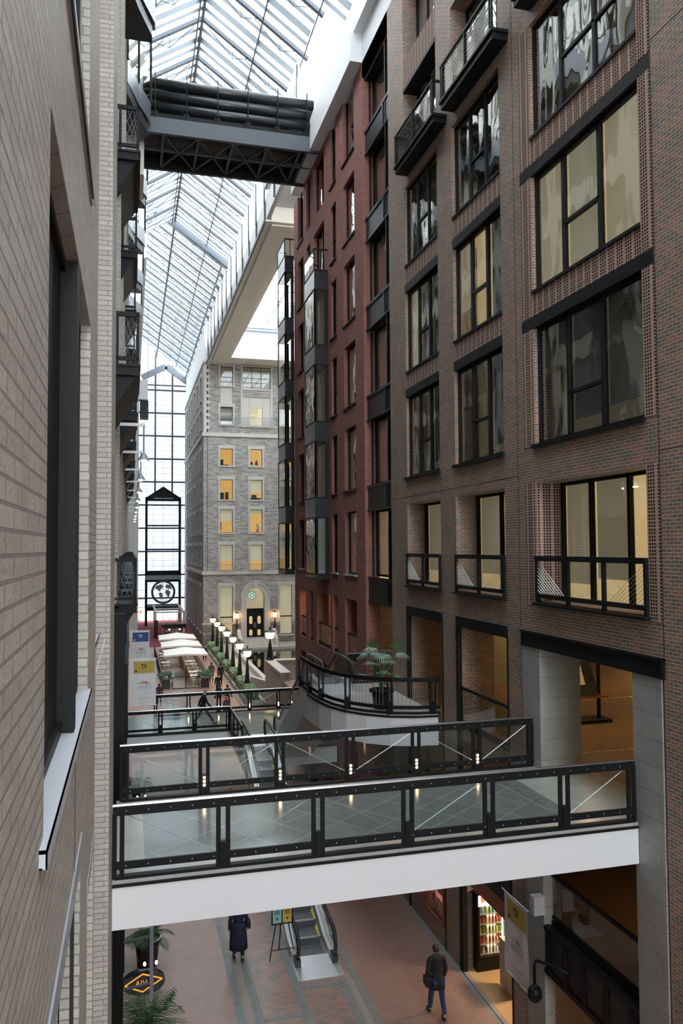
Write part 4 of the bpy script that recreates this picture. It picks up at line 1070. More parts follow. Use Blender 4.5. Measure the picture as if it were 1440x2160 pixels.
for (y, z, rn) in specs:
    o = lb0 if first else copy_tree(lb0); first = False
    k = cnt.get(rn, 0); cnt[rn] = k+1
    o.location = (-.40, y, z)
    o['label'] = '%s black steel balcony of the %s on the pale brick building' % (ORD[k], rn)
def left_bay(label):
    t = thing('glazed_bay', label, 'bay window', (0,0,0), 'glazed bays of the pale brick building')
    P = 1.1; Ly = 3.4
    out = [(-.1,0),(.14,0),(P*.55,1.6),(P+.05,3.0),(P+.05,Ly),(-.1,Ly)]
    MB().prism(out, 'z', 0, .95).build('spandrel', M['grey_panel'], t)
    MB().prism([(x*.9, y) for x, y in out], 'z', -.5, 0).build('underside', M['black_panel'], t)
    f = MB()
    for (x, y) in out[1:5]: f.box(x-.05, x+.05, y-.05, y+.05, .95, 4.1)
    f.build('frame', M['black'], t)
    g = MB()
    for i in range(1, 4):
        a, b = out[i], out[i+1]; g.bar((*a,2.5),(*b,2.5), .02, 3.1)
    g.bar((*out[0],2.5),(*out[1],2.5), .02, 3.1)
    g.build('pane', M['stoneglass'], t)
    MB().prism(out, 'z', 4.1, 4.5).build('head', M['black'], t)
    return t
lb1 = left_bay('x'); first = True
for k, (y, z) in enumerate(((26.0,31.1),(33.0,31.1),(40.9,31.1),(48,31.1),(56,31.1),(64,31.1))):
    o = lb1 if first else copy_tree(lb1); first = False
    o.location = (-.36, y, z)
    o['label'] = ['%s glazed bay along the top storey of the pale brick building' % ORD[k] if k < 6 else '', 'glazed bay just below the roof glass above the service bridge', 'lower glazed bay nearest the camera on the pale brick building'][max(0, k-5)]
    if k > 5: del o['group']
o = struct(MB().box(-.8, .52, 37.4, 40.2, 29.3, 39).build('wall_left_stair_tower', M['plaster']))
# white lamp arms
def arm_lamp():
    t = thing('arm_lamp', 'x', 'lamp', (0,0,0), 'white bracket lamps along the left wall')
    MB().bar((-.45,0,0),(.72,0,0), .06, .08).build('arm', M['paint'], t)
    MB().tube([(.68,0,.05),(.68,0,-.75)], .025, 6).build('drop_rod', M['greysteel'], t)
    MB().lathe([(.03,0),(.10,-.10),(.16,-.2),(.001,-.2)], (.68,0,-.72), 10).build('shade', M['greysteel'], t)
    MB().ball((.68,0,-.93), .07, .07, .05, 6).build('bulb', M['led'], t)
    return t
a0 = arm_lamp()
for k in range(9):
    o = a0 if k == 0 else copy_tree(a0)
    o.location = (-.36, 20.9+6*k, 14.9); o['label'] = '%s white bracket lamp, counted from the near end of the left wall' % ORD[k]
# maintenance basket hanging from the wall
cr = thing('hanging_cradle', 'white boxy maintenance cradle hung high on the far left wall', 'cradle', (1.2, 60, 20.5))
MB().box(.55, 1.2, 60, 61, 22.8, 24.3).build('white_box', M['bannerw'], cr)
b = MB()
for i in range(9): b.box(.62, 1.25, 60.0, 60.9, 21.4+.16*i, 21.46+.16*i)
b.build('dark_rack', M['roofdark'], cr)
for x in (.62, 1.22): MB().tube([(x,60.4,24.3),(x,60.4,30)], .015, 5).build('cable', M['roofdark'], cr)

# ---------------------------------------------------------------- far glass end wall
YE = 127.3
ew = thing('window_end_wall', None, None, (4.8, YE, 0), kind='structure')
MB().box(.9, 9.0, YE, YE+.03, 0, 44.5).build('pane', M['roofglass'], ew)
f = MB()
for x, w in ((1.0,.35),(3.70,.26),(6.35,.26),(8.85,.42)): f.box(x-w/2, x+w/2, YE-.4, YE, 0 if w > .3 else 20.3, 43.5 if x < 4 else (40.9 if x < 8 else 38.4))
zs = [3.66*i+.2 for i in range(1, 12)]
for z in zs:
    if z > 38.5: continue
    f.box(1, 8.9, YE-.3, YE, z-.13, z+.13)
f.box(1, 8.9, YE-.3, YE, 37.5, 37.7)
f.build('heavy_mullion', M['roofdark'], ew)
f = MB()
z = .6
while z < 43:
    if not (20.5 > z > 0 and False): f.box(1, 8.9, YE-.12, YE, z-.02, z+.02)
    z += .915
for x in (2.3, 5.0, 7.6): f.box(x-.02, x+.02, YE-.12, YE, 0, 42)
f.build('thin_mullion', M['roofsteel'], ew)
# gabled entrance frame with the globe
kg = thing('gabled_portal', 'black gabled steel portal with a round globe emblem at the end wall', 'portal', (4.7, 121.5, 0))
yk = 121.5; kx0, kx1 = 2.12, 7.42
MB().prism([(kx0+.05,18.8),(kx1-.05,18.8),(kx1-.05,19.4),(kx1-.2,19.4),(4.77,20.95+.1),(kx0+.2,19.4),(kx0+.05,19.4)], 'y', yk, yk+.5).build('gable', M['black'], kg)
MB().box(3.4, 6.2, yk-.02, yk, 19.15, 19.3).build('gable_grille', M['roofsteel'], kg)
for x in (kx0+.18, kx1-.18): MB().box(x-.18, x+.18, yk, yk+.5, 0, 19.4).build('post', M['black'], kg)
MB().box(kx0, kx1, yk, yk+.5, 7.6, 8.3).build('beam', M['black'], kg)
MB().box(kx0, kx1, yk-.3, yk, 6.95, 7.6).build('grey_band', M['greysteel'], kg)
MB().box(kx0, kx1, yk, yk+.5, 6.6, 6.95).build('beam', M['black'], kg)
MB().box(kx0, kx1, yk, yk+.5, 2.3, 2.9).build('lower_beam', M['black'], kg)
MB().box(kx0, kx1, yk+.1, yk+.3, 2.9, 3.3).build('lower_band', M['greysteel'], kg)
f = MB()
for z in (11.5, 15.1): f.box(kx0, kx1, yk+.1, yk+.4, z-.12, z+.12)
f.build('crossbar', M['black'], kg)
f = MB()
for z in [8.3+.9*i for i in range(12)]: f.box(kx0+.2, kx0+1.2, yk+.1, yk+.15, z-.02, z+.02); f.box(kx1-1.2, kx1-.2, yk+.1, yk+.15, z-.02, z+.02)
for x in (kx0+1.2, 4.77, kx1-1.2): f.box(x-.02, x+.02, yk+.1, yk+.15, 8.3, 18.8)
for z in (3.9, 4.9, 5.8): f.box(kx0+.2, kx1-.2, yk+.1, yk+.13, z-.02, z+.02)
f.build('thin_mullion', M['roofsteel'], kg)
gx, gz, gr = 4.8, 5.1, 1.62
ring = [(gx+gr*math.cos(2*PI*k/40), yk-.1, gz+gr*math.sin(2*PI*k/40)) for k in range(41)]
MB().tube(ring, .17, 8).build('globe_ring', M['roofdark'], kg)
c_ = MB()
for c in CONT: c_.prism([(gx+gr*.98*a, gz+gr*.98*b) for a, b in c], 'y', yk-.12, yk-.06)
c_.build('globe_continents', M['globe'], kg)
c_ = MB()
for k in range(-2, 3):
    z = gz+k*.5; hw = math.sqrt(max(0, gr**2-(k*.5)**2)); c_.box(gx-hw, gx+hw, yk-.08, yk-.06, z-.012, z+.012)
    c_.tube([(gx+k*.38*math.cos(a/10*PI-PI/2), yk-.07, gz+gr*math.sin(a/10*PI-PI/2)) for a in range(11)], .012, 4)
c_.build('globe_lines', M['roofsteel'], kg)
# pale office block outside, beyond the end wall
ob = thing('office_block', 'washed-out pale office block seen through the far glass wall', 'building', (5, 158, 0))
MB().box(-60, 80, 158, 160, 0, 62).build('wall', mat('hazy_pale_facade', (.22,.225,.23), .8, noise=.05, scale=.2), ob)
OBW = MB()
for k in range(10):
    for i in range(18):
        x = -8+i*1.35; OBW.box(x, x+.9, 157.95, 158.0, 3.5+k*3.8, 5.9+k*3.8)
OBW.build('window_bands', mat('pale_blue_window', (.16,.185,.21), .5), ob)
# ---------------------------------------------------------------- stone building
M['sidepane'] = mat('dim_blue_grey_pane', (.10,.12,.13), .35, 0, .2)
YS = 94.0; SX = 8.32
sbld = thing('stone_building', 'grey rough stone building with limestone trims and an arched doorway', 'building', (14, YS, 0))
fx0, fx1 = SX, 21.0
cols = ((10.3, 11.8), (13.9, 15.36), (17.5, 19.0))
rows = ((21.53, 23.56), (17.45, 19.85), (13.48, 16.27), (8.95, 12.02))
holes = []
for c in cols:
    for r in rows: holes.append((*c, *r))
holes += [(10.3, 11.82, 1.34, 7.1), (17.5, 19.0, 1.25, 7.15), (10.33, 11.82, 31.17, 33.5), (10.32,11.8,26.47,28.6),
          (13.0,16.4,30.9,33.6), (13.0,16.4,26.4,29.9), (10.32,11.8,28.6,31.1)]
holes += [(13.4, 15.55, .9, 6.9), (17.5,19,26.5,28.6)]
def wall_into(parent, name, *a, **k):
    o = wall_grid(name, *a, **k); del o['kind']; o.parent = parent; o.location = -ORG[parent]; return o
wall_into(sbld, 'front_wall', YS, YS+.5, fx0, fx1, 2.72, 34.0, holes, M['stone'], axis='y')
wall_into(sbld, 'base_wall', YS-.08, YS+.5, fx0-.05, fx1, -.1, 2.72, holes, M['rusticated'], axis='y')
MB().prism([(fx0-.15,2.62),(fx0-.15,2.85),(12.6,2.85),(12.6,2.62)], 'y', YS-.16, YS).box(17.0,17.3,YS-.14,YS,2.62,2.85).build('base_course', M['ashlar'], sbld)
for z0, z1, p in ((25.0,25.45,.14),(8.50,8.90,.16),(33.75,34.0,.1)):
    MB().box(fx0-p, fx1, YS-p, YS, z0, z1).box(fx0-p, fx0, YS, 127, z0, z1).build('string_course', M['white_stone'], sbld)
# quoins at the corner
q = MB(); z = 25.5; k = 0
while z < 33.7:
    w = .75 if k % 2 else .38
    q.box(fx0-.03, fx0+w, YS-.03, YS, z, z+.36); q.box(fx0-.03, fx0, YS-.03, YS+(.38 if k % 2 else .75), z, z+.36); z += .38; k += 1
q.build('quoin', M['white_stone'], sbld)
MB().box(fx0-.02, fx0+.5, YS-.015, YS, 2.9, 8.5).box(fx0-.02, fx0+.45, YS-.015, YS, 8.9, 25).build('corner_strip', M['stone'], sbld)
def swin(x0, x1, z0, z1, room, shade=0., sh='shade', rail=False, mull=0, dep=3.0, lamp=False, light=False, plainpanel=False):
    w = MB()
    t = .24; y = YS-.07
    w.box(x0-t-.05, x1+t+.05, y-.03, YS, z1, z1+.42).box(x0-t, x0, y, YS, z0, z1).box(x1, x1+t, y, YS, z0, z1).box(x0-t, x1+t, y-.02, YS, z0-.16, z0)
    o = w.build('window_surround', M['ashlar'], sbld)
    def sub(mb, nm, m):
        return mb.build(nm, M[m], o)
    f = MB().box(x0, x0+.05, YS+.2, YS+.26, z0, z1).box(x1-.05, x1, YS+.2, YS+.26, z0, z1).box(x0, x1, YS+.2, YS+.26, z1-.05, z1).box(x0,x1,YS+.2,YS+.26,z0,z0+.05)
    for k in range(mull): xx = x0+(x1-x0)*(k+1)/(mull+1); f.box(xx-.03, xx+.03, YS+.2, YS+.26, z0, z1)
    sub(f, 'frame', 'black_panel')
    sub(MB().box(x0, x1, YS+.22, YS+.235, z0, z1), 'pane', 'stoneglass')
    b = YS+dep
    r = MB().quad((x0-.3,b,z0-.3),(x1+.3,b,z0-.3),(x1+.3,b,z1+.2),(x0-.3,b,z1+.2)).quad((x0-.3,YS+.51,z0-.3),(x0-.3,b,z0-.3),(x0-.3,b,z1+.2),(x0-.3,YS+.51,z1+.2)).quad((x1+.3,YS+.51,z0-.3),(x1+.3,b,z0-.3),(x1+.3,b,z1+.2),(x1+.3,YS+.51,z1+.2))
    r.quad((x0-.3,YS+.51,z1+.2),(x1+.3,YS+.51,z1+.2),(x1+.3,b,z1+.2),(x0-.3,b,z1+.2)).quad((x0-.3,YS+.51,z0-.3),(x1+.3,YS+.51,z0-.3),(x1+.3,b,z0-.3),(x0-.3,b,z0-.3))
    sub(r, 'room', room)
    if shade: sub(MB().box(x0+.04, x1-.04, YS+.30, YS+.31, z1-(z1-z0)*shade, z1-.04), 'shade', sh)
    if rail:
        rr = MB().box(x0-.3, x1+.3, YS-.38, YS-.34, z0+.72, z0+.78).box(x0-.3, x1+.3, YS-.38, YS-.34, z0-.05, z0)
        n = int((x1-x0+.6)/.12)
        for k in range(n+1): xx = x0-.3+(x1-x0+.6)*k/n; rr.box(xx-.012, xx+.012, YS-.37, YS-.35, z0, z0+.75)
        rr.box(x0-.3, x0-.27, YS-.38, YS, z0+.72, z0+.78).box(x1+.27, x1+.3, YS-.38, YS, z0+.72, z0+.78)
        sub(rr, 'iron_railing', 'greysteel')
    return o, sub
o, sub = swin(10.3, 11.8, *rows[0], 'room_amber'); sub(MB().box(10.3, 10.8, YS+1, YS+1.3, 21.4, 22.35).box(10.8,11.4,YS+1,YS+1.3,21.4,21.75), 'dark_furniture', 'black_panel')
o, sub = swin(13.9, 15.36, *rows[0], 'room_amber')
sub(MB().ball((14.25,YS+1.2,21.9),.17,.17,.3,8).ball((14.85,YS+1.2,21.9),.2,.2,.35,8).ball((14.87,YS+1.2,22.25),.11,.11,.14,8), 'dark_furniture', 'black_panel')
sub(MB().box(14.0,14.35,YS+.6,YS+.8,21.55,21.75).box(14.45,14.8,YS+.6,YS+.8,21.55,21.7), 'white_boxes', 'paint')
swin(17.5, 19.0, *rows[0], 'room_amber', .4)
o, sub = swin(10.3, 11.8, *rows[1], 'room_amber'); sub(MB().box(10.35,10.85,YS+.9,YS+1.1,17.4,18.35).box(11.0,11.4,YS+.9,YS+1.1,17.4,18.4), 'hanging_coats', 'black_panel')
o, sub = swin(13.9, 15.36, *rows[1], 'room_amber', .66); sub(MB().box(14.2,14.8,YS+.9,YS+1.1,17.4,18.1).box(13.9,15.3,YS+.9,YS+1.1,17.4,17.75), 'dark_desk', 'black_panel')
swin(17.5, 19.0, *rows[1], 'room_dim', .3)
o, sub = swin(10.3, 11.8, *rows[2], 'room_amber', .50); sub(MB().box(10.35,10.75,YS+2.8,YS+2.9,13.9,14.8), 'picture', 'wood')
swin(13.9, 15.36, *rows[2], 'room_amber', .18)
swin(17.5, 19.0, *rows[2], 'room_amber', .6, 'shadeplain')
for k, c in enumerate(cols):
    swin(*c, *rows[3], 'room_amber', .62 if k < 2 else .3, rail=k < 2)
swin(10.3, 11.82, 1.34, 7.1, 'room_warm', .74, dep=2.5); swin(17.5, 19.0, 1.25, 7.15, 'room_warm', .62, dep=2.5)
MB().box(10.3,11.82,YS+.18,YS+.26,3.35,3.5).box(17.5,19,YS+.18,YS+.26,3.3,3.45).build('transom', M['black_panel'], sbld)
MB().box(17.55,18.95,YS+.3,YS+.31,1.3,3.25).build('shade', M['shade'], sbld)
# upper storey windows
swin(10.33, 11.82, 31.17, 33.5, 'room_dim'); swin(10.32, 11.8, 26.47, 28.6, 'room_dim', .55, 'blindgrey', rail=True)
MB().box(10.33,11.82,YS+.1,YS+.4,28.6,31.1).build('stone_panel', M['white_stone'], sbld)
swin(13.0, 16.4, 30.9, 33.6, 'room_dim', mull=2)
MB().box(13.0,16.4,YS+.1,YS+.4,28.64,30.75).box(13.0,13.9,YS+.1,YS+.4,26.4,28.64).box(15.42,16.4,YS+.1,YS+.4,26.4,28.64).build('stone_panel', M['white_stone'], sbld)
rm = MB().box(12.75,13.0,YS-.06,YS,26.4,30.8).box(16.4,16.65,YS-.06,YS,26.4,30.8).box(12.7,16.7,YS-.1,YS,26.2,26.4).box(13.8,13.86,YS+.05,YS+.1,26.4,30.8).box(15.46,15.52,YS+.05,YS+.1,26.4,30.8)
rm.build('panel_surround', M['ashlar'], sbld)
MB().box(13.9,15.42,YS+.3,YS+.32,26.45,28.64).build('pane', M['stoneglass'], sbld); MB().quad((13.5,YS+2,26),(16,YS+2,26),(16,YS+2,29),(13.5,YS+2,29)).build('room', M['room_warm'], sbld)
rr = MB().box(12.8,16.6,YS-.38,YS-.34,27.3,27.36).box(12.8,16.6,YS-.38,YS-.34,26.4,26.45)
for k in range(32): rr.box(12.8+k*.1226-.012,12.8+k*.1226+.012,YS-.37,YS-.35,26.4,27.3)
rr.build('iron_railing', M['greysteel'], sbld)
# arched doorway
cx, zc, ri, ro = 14.5, 5.75, 1.08, 1.75
ar = MB(); n = 24
def P(r, k): a = PI*k/n; return (cx+r*math.cos(a), zc+r*math.sin(a))
for k in range(n):
    a, b, c, d = P(ri,k), P(ro,k), P(ro,k+1), P(ri,k+1)
    ar.prism([a,b,c,d], 'y', YS-.30, YS+.55)
ar.box(cx-ro, cx-ri, YS-.30, YS+.55, .9, zc).box(cx+ri, cx+ro, YS-.30, YS+.55, .9, zc)
ar.build('arch_surround', M['ashlar'], sbld)
ar = MB()
for k in range(n):
    ar.prism([P(ro-.12,k),P(ro+.06,k),P(ro+.06,k+1),P(ro-.12,k+1)], 'y', YS-.40, YS-.28)
ar.build('arch_moulding', M['white_stone'], sbld)
MB().prism([(cx-.20,6.85),(cx+.20,6.85),(cx+.28,7.75),(cx-.28,7.75)], 'y', YS-.46, YS-.2).build('keystone', M['ashlar'], sbld)
fl = MB(); fl.prism([(cx-ri,4.3)]+[P(ri,k) for k in range(n,-1,-1)]+[(cx+ri,4.3)], 'y', YS+.5, YS+.52); fl.build('arch_window_pane', M['winglass'], sbld)
MB().quad((cx-1.6,YS+2.5,1),(cx+1.6,YS+2.5,1),(cx+1.6,YS+2.5,7.5),(cx-1.6,YS+2.5,7.5)).build('hall_wall', M['room_warm'], sbld)
rw = MB()
rw.tube([(cx-.35+.5*math.cos(2*PI*k/24), YS+.45, 5.95+.5*math.sin(2*PI*k/24)) for k in range(25)], .05, 6)
rw.tube([(cx-.35+.2*math.cos(2*PI*k/16), YS+.45, 5.95+.2*math.sin(2*PI*k/16)) for k in range(17)], .04, 6)
for k in range(6): a = 2*PI*k/6; rw.tube([(cx-.35+.2*math.cos(a),YS+.45,5.95+.2*math.sin(a)),(cx-.35+.5*math.cos(a),YS+.45,5.95+.5*math.sin(a))], .035, 5)
rw.build('round_tracery', M['blindgrey'], sbld)
MB().prism([(cx-.35+.48*math.cos(2*PI*k/20), 5.95+.48*math.sin(2*PI*k/20)) for k in range(20)], 'y', YS+.46, YS+.47).build('tracery_glass', mat('pale_green_leaded_glass', (.35,.5,.42), .2, emit=(.6,.9,.7), es=.25), sbld)
dr = MB().box(cx-1.05, cx+1.05, YS+.35, YS+.5, .92, 4.2).box(cx-1.08,cx+1.08,YS+.25,YS+.5,4.2,4.38); dr.build('double_door', M['black'], sbld)
for s in (-1, 1):
    x = cx+s*.5
    for z, h in ((3.0,.55),(1.5,.42)):
        pts = [(x+.24*math.cos(2*PI*k/16)*1.0, z+h*math.sin(2*PI*k/16)) for k in range(16)]
        MB().prism([(max(x-.2,min(x+.2,a)), max(z-h*.85,min(z+h*.85,b))) for a, b in pts], 'y', YS+.32, YS+.34).build('door_window', M['room_amber'], sbld)
    MB().box(cx+s*.1-.02, cx+s*.1+.02, YS+.26, YS+.30, 2.1, 2.7).build('door_handle', M['steel'], sbld)
# steps and cheek walls
st = thing('entrance_steps', 'pale stone steps with curved cheek walls up to the arched door', 'steps', (cx, YS-2, .3))
for k in range(6): MB().box(cx-1.9, cx+1.9, YS-.35-.38*(6-k), YS-.35-.38*(5-k), .3, .3+.1*(k+1)).build('step', M['ashlar'], st)
for s in (-1, 1):
    x = cx+s*2.1
    MB().prism([(YS-.3,.3),(YS-.3,2.0),(YS-.9,2.05),(YS-1.5,1.5),(YS-2.4,1.1),(YS-2.9,1.1),(YS-2.9,.3)], 'x', x-.2, x+.2).build('cheek_wall', M['white_stone'], st)
# side wall with its rows of narrow windows
sh = []
for zc_, (zz0, zz1) in (('a',(29.8,32.6)),('b',(26.2,28.4)),('c',(21.3,23.6)),('d',(17.4,19.8)),('e',(13.5,16.2)),('f',(9.6,12.0)),('g',(1.5,7.0))):
    n = 6
    for k in range(n): y = YS+2.5+k*4.9; sh.append((y, y+1.5, zz0, zz1))
wall_into(sbld, 'side_wall', SX, SX+.5, YS, 127, -.1, 34, sh, M['stone'])
MB().box(SX+.45, SX+.6, YS+.5, 127, 0, 34).build('side_inner_wall', M['room_dark'], sbld)
for h in sh:
    o = MB().box(SX-.10, SX+.02, h[0]-.25, h[1]+.25, h[3], h[3]+.4).box(SX-.12, SX+.02, h[0]-.2, h[1]+.2, h[2]-.18, h[2]).box(SX-.04,SX+.02,h[0]-.2,h[0],h[2],h[3]).box(SX-.04,SX+.02,h[1],h[1]+.2,h[2],h[3]).build('side_window_surround', M['white_stone'], sbld)
    MB().box(SX+.25, SX+.27, h[0], h[1], h[2], h[3]).build('pane', M['sidepane'], o)
# white band above the cornice up to the glass roof
MB().box(SX+.1, SX+.6, YS-.05, 127, 34, 38.4).build('white_upper_wall', M['paint'], sbld)
MB().box(fx0+.3, fx1, YS, YS+.5, 34, 38).build('white_front_attic', M['paint'], sbld)
# ---------------------------------------------------------------- lamp posts, hedge, plaza walls
pl = struct(MB().box(8.30, 8.42, 58, 93, 0, .45).build('wall_planter', M['ashlar']))
struct(MB().box(9.4, 9.55, 58, 93.6, 0, .45).build('wall_planter_back', M['ashlar'])); struct(MB().box(8.42, 9.4, 58, 58.05, 0, .45).build('wall_planter_end', M['ashlar'])); struct(MB().box(8.43,9.39,58.1,93,0,.33).build('floor_planter_soil', M['soil']))
struct(MB().box(8.0, 8.3, 45, 94, 0, .06).build('floor_kerb', M['bandpale']))
def lamp_post(H=2.85, hs=1.0):
    t = thing('lamp_post', 'x', 'street lamp', (0,0,0), 'obelisk lamp posts along the hedge')
    MB().lathe([(.30,0),(.30,.12),(.24,.16),(.235,.25)], (0,0,0), 8).build('base', M['lampgreen'], t)
    b = MB(); n = 16
    b.lathe([(.23,.25),(.055,H-.1),(.055,H)], (0,0,0), 8)
    for k in range(8): a = 2*PI*k/8; b.bar((.22*math.cos(a),.22*math.sin(a),.3),(.055*math.cos(a),.055*math.sin(a),H-.1), .03)
    b.build('tapered_shaft', M['lampgreen'], t)
    h = t
    MB().lathe([(.05,H),(.12,H+.05),(.13,H+.09)], (0,0,0), 12).build('lantern_collar', M['lampgreen'], t)
    MB().lathe([(.12*hs,H+.09),(.20*hs,H+.16),(.235*hs,H+.34),(.245*hs,H+.55)], (0,0,0), 14).build('lantern_glass', M['lampglow'], t, smooth=True)
    c = MB().lathe([(.29*hs,H+.55),(.29*hs,H+.60),(.12*hs,H+.68),(.06,H+.74),(.05,H+.80),(.07,H+.84),(.01,H+.95)], (0,0,0), 14)
    for k in range(8): a = 2*PI*k/8; c.ball((.27*hs*math.cos(a),.27*hs*math.sin(a),H+.64), .03, .03, .05, 4)
    c.build('crown_cap', M['lampgreen'], t); return t
lp0 = lamp_post(2.8, 1.25)
for k, (x, y) in enumerate(((8.82,61.3),(8.88,66.1),(8.93,71.0),(8.97,75.9),(9.02,81.0),(9.06,85.6),(9.10,90.6))):
    o = lp0 if k == 0 else copy_tree(lp0); o.location = (x, y, .33)
    o['label'] = '%s lit obelisk lamp post of the hedge row, counted from the lower footbridge' % ORD[k]
def hedge(label, w, d, h, m='hedge', name='hedge', seed=0, n=900, ls=.09):
    rnd = random.Random(seed); b = MB()
    for i in range(n):
        # points on and just inside a rounded box
        u, v, q = rnd.uniform(-1,1), rnd.uniform(-1,1), rnd.uniform(0,1)
        s = max(abs(u), abs(v))**.5 if rnd.random() < .5 else 1
        x, y, z = u*w/2, v*d/2, h*(.12+.88*q)
        f = rnd.choice((0,1,2))
        if f == 0: x = math.copysign(w/2*rnd.uniform(.8,1), u)
        elif f == 1: y = math.copysign(d/2*rnd.uniform(.8,1), v)
        else: z = h*rnd.uniform(.85,1.0)
        a = Vector((rnd.uniform(-1,1), rnd.uniform(-1,1), rnd.uniform(-.4,1))).normalized()*ls*rnd.uniform(.6,1.3)
        c = a.cross(Vector((rnd.uniform(-1,1), rnd.uniform(-1,1), rnd.uniform(-1,1)))).normalized()*ls*.45
        p = Vector((x,y,z)); b.quad(tuple(p-a), tuple(p+c), tuple(p+a), tuple(p-c))
    b.box(-w*.40, w*.40, -d*.40, d*.40, 0, h*.8)
    return b
hm = hedge('', .85, 3.0, .85, n=1400, ls=.10)
h0 = hm.build('clipped_hedge', M['hedge'])
for k, y in enumerate((59.6, 63.7, 68.5, 73.4, 78.4, 83.3, 88.1)):
    o = h0 if k == 0 else h0.copy()
    if k: COL.objects.link(o)
    o.location = (8.80, y, .33)
    tag(o, '%s pale green clipped hedge block of the row, nearest the lower footbridge first' % ORD[k], 'hedge', 'clipped hedge blocks')
# pool and plaza walls
struct(MB().box(10.8, 11.2, 66, 87, .28, .75).build('wall_pool_coping', M['white_stone'])); struct(MB().box(11.2, 20, 86.6, 87, .28, .7).build('wall_pool_coping_far', M['white_stone'])); struct(MB().box(10.8, 20, 65.6, 66, .28, .75).build('wall_pool_coping_near', M['white_stone']))
pw = MB().box(11.2, 20, 66, 86.6, .3, .42); tag(pw.build('reflecting_pool', M['water']), 'black reflecting pool in front of the stone entrance steps', 'pool')
dw2 = struct(MB().box(9.55, 10.1, 51, 57.2, 0, 3.4).box(10.1, 20.4, 56.7, 57.2, 0, 3.4).build('wall_terrace', M['ashlar']))
struct(MB().box(9.50, 10.2, 50.9, 57.3, 3.4, 3.52).box(10.2, 20.4, 56.6, 57.3, 3.4, 3.52).build('wall_terrace_coping', M['white_stone']))
struct(MB().prism([(43.2,0),(43.2,3.0),(51,3.0),(51,0)], 'x', 9.6, 12.5).build('floor_upper_landing', M['street']))
struct(MB().prism([(57.3,.2),(57.3,1.9),(66,.9),(66,.2)], 'x', 9.75, 10.1).build('wall_ramp', M['white_stone']))
struct(MB().prism([(57.3,.2),(57.3,1.2),(66,.5),(66,.2)], 'x', 10.5, 10.8).build('wall_ramp', M['white_stone']))
o = lamp_post(1.45, 1.3); o.location = (9.85, 56.95, 3.52); o['label'] = 'lone lit lamp post on top of the pale stone terrace wall'; del o['group']
struct(MB().box(20.4, 21.0, 43.2, 94, 0, 34).build('wall_plaza_side', M['plaster']))
# wall lanterns by the door
for s, nm in ((-1,'left of'),(1,'right of')):
    t = thing('wall_lantern', 'lit lantern on a black bracket, %s the arched stone doorway' % ('hedge side of' if s < 0 else 'red brick side of'), 'lantern', (14.5+s*2.28, YS-.5, 3.2), 'door lanterns')
    x = 14.5+s*2.28
    MB().tube([(x,YS-.1,1.9),(x,YS-.45,2.3),(x,YS-.5,2.9),(x,YS-.5,3.35)], [.12,.10,.07,.04], 8).build('bracket', M['black'], t)
    MB().lathe([(.10,3.35),(.18,3.42),(.21,3.65),(.21,3.9)], (x,YS-.5,0), 12).build('lantern_glass', M['lampglow'], t)
    MB().lathe([(.25,3.9),(.25,3.95),(.06,4.05),(.03,4.15)], (x,YS-.5,0), 12).build('cap', M['black'], t)
for i, x in enumerate((13.2, 14.6, 16.2)):
    t = MB().tube([(x,88.2,.3),(x,88.2,1.1),(x,87.5,1.1),(x,87.5,.3)], .03, 6).build('stair_handrail', M['steel'])
    tag(t, '%s short brass handrail hoop at the foot of the stone entrance steps' % ORD[i], 'handrail', 'handrail hoops by the steps')

# ---------------------------------------------------------------- cafe terrace
def parasol():
    t = thing('parasol', 'x', 'parasol', (0,0,0), 'white cafe parasols')
    c = MB(); R = 1.95
    cs_ = [(-R,-R),(R,-R),(R,R),(-R,R)]
    for k in range(4):
        a, b = cs_[k], cs_[(k+1)%4]; m_ = ((a[0]+b[0])/2*.95, (a[1]+b[1])/2*.95)
        c.poly([(a[0],a[1],2.15),(m_[0],m_[1],2.22),(0,0,2.62)]); c.poly([(m_[0],m_[1],2.22),(b[0],b[1],2.15),(0,0,2.62)])
        c.quad((a[0],a[1],2.15),(a[0],a[1],2.0),(m_[0],m_[1],2.07),(m_[0],m_[1],2.22)); c.quad((m_[0],m_[1],2.22),(m_[0],m_[1],2.07),(b[0],b[1],2.0),(b[0],b[1],2.15))
    c.build('canopy', M['canvas'], t)
    MB().tube([(0,0,.1),(0,0,2.7)], .035, 8).build('pole', M['steel'], t)
    for k in range(4): MB().bar((0,0,2.45),(cs_[k][0]*.97,cs_[k][1]*.97,2.16), .03).build('rib', M['steel'], t)
    MB().lathe([(.38,0),(.38,.05),(.30,.09),(.06,.12)], (0,0,0), 14).build('base', M['ashlar'], t); return t
p0 = parasol()
for k, (y, nm) in enumerate(((73.8,'nearest'),(80.2,'middle'),(86.6,'farthest'))):
    o = p0 if k == 0 else copy_tree(p0); o.location = (4.85, y, 0); o['label'] = 'white square cafe parasol, %s of the three in line' % nm
def cafe_table(w, d):
    t = thing('cafe_table', 'x', 'table', (0,0,0))
    MB().box(-w/2, w/2, -d/2, d/2, .72, .76).build('tabletop', M['canvas'], t)
    MB().tube([(0,0,.03),(0,0,.72)], .03, 6).build('pedestal', M['black'], t)
    MB().lathe([(.22,0),(.20,.03),(.03,.05)], (0,0,0), 10).build('foot', M['black'], t); return t
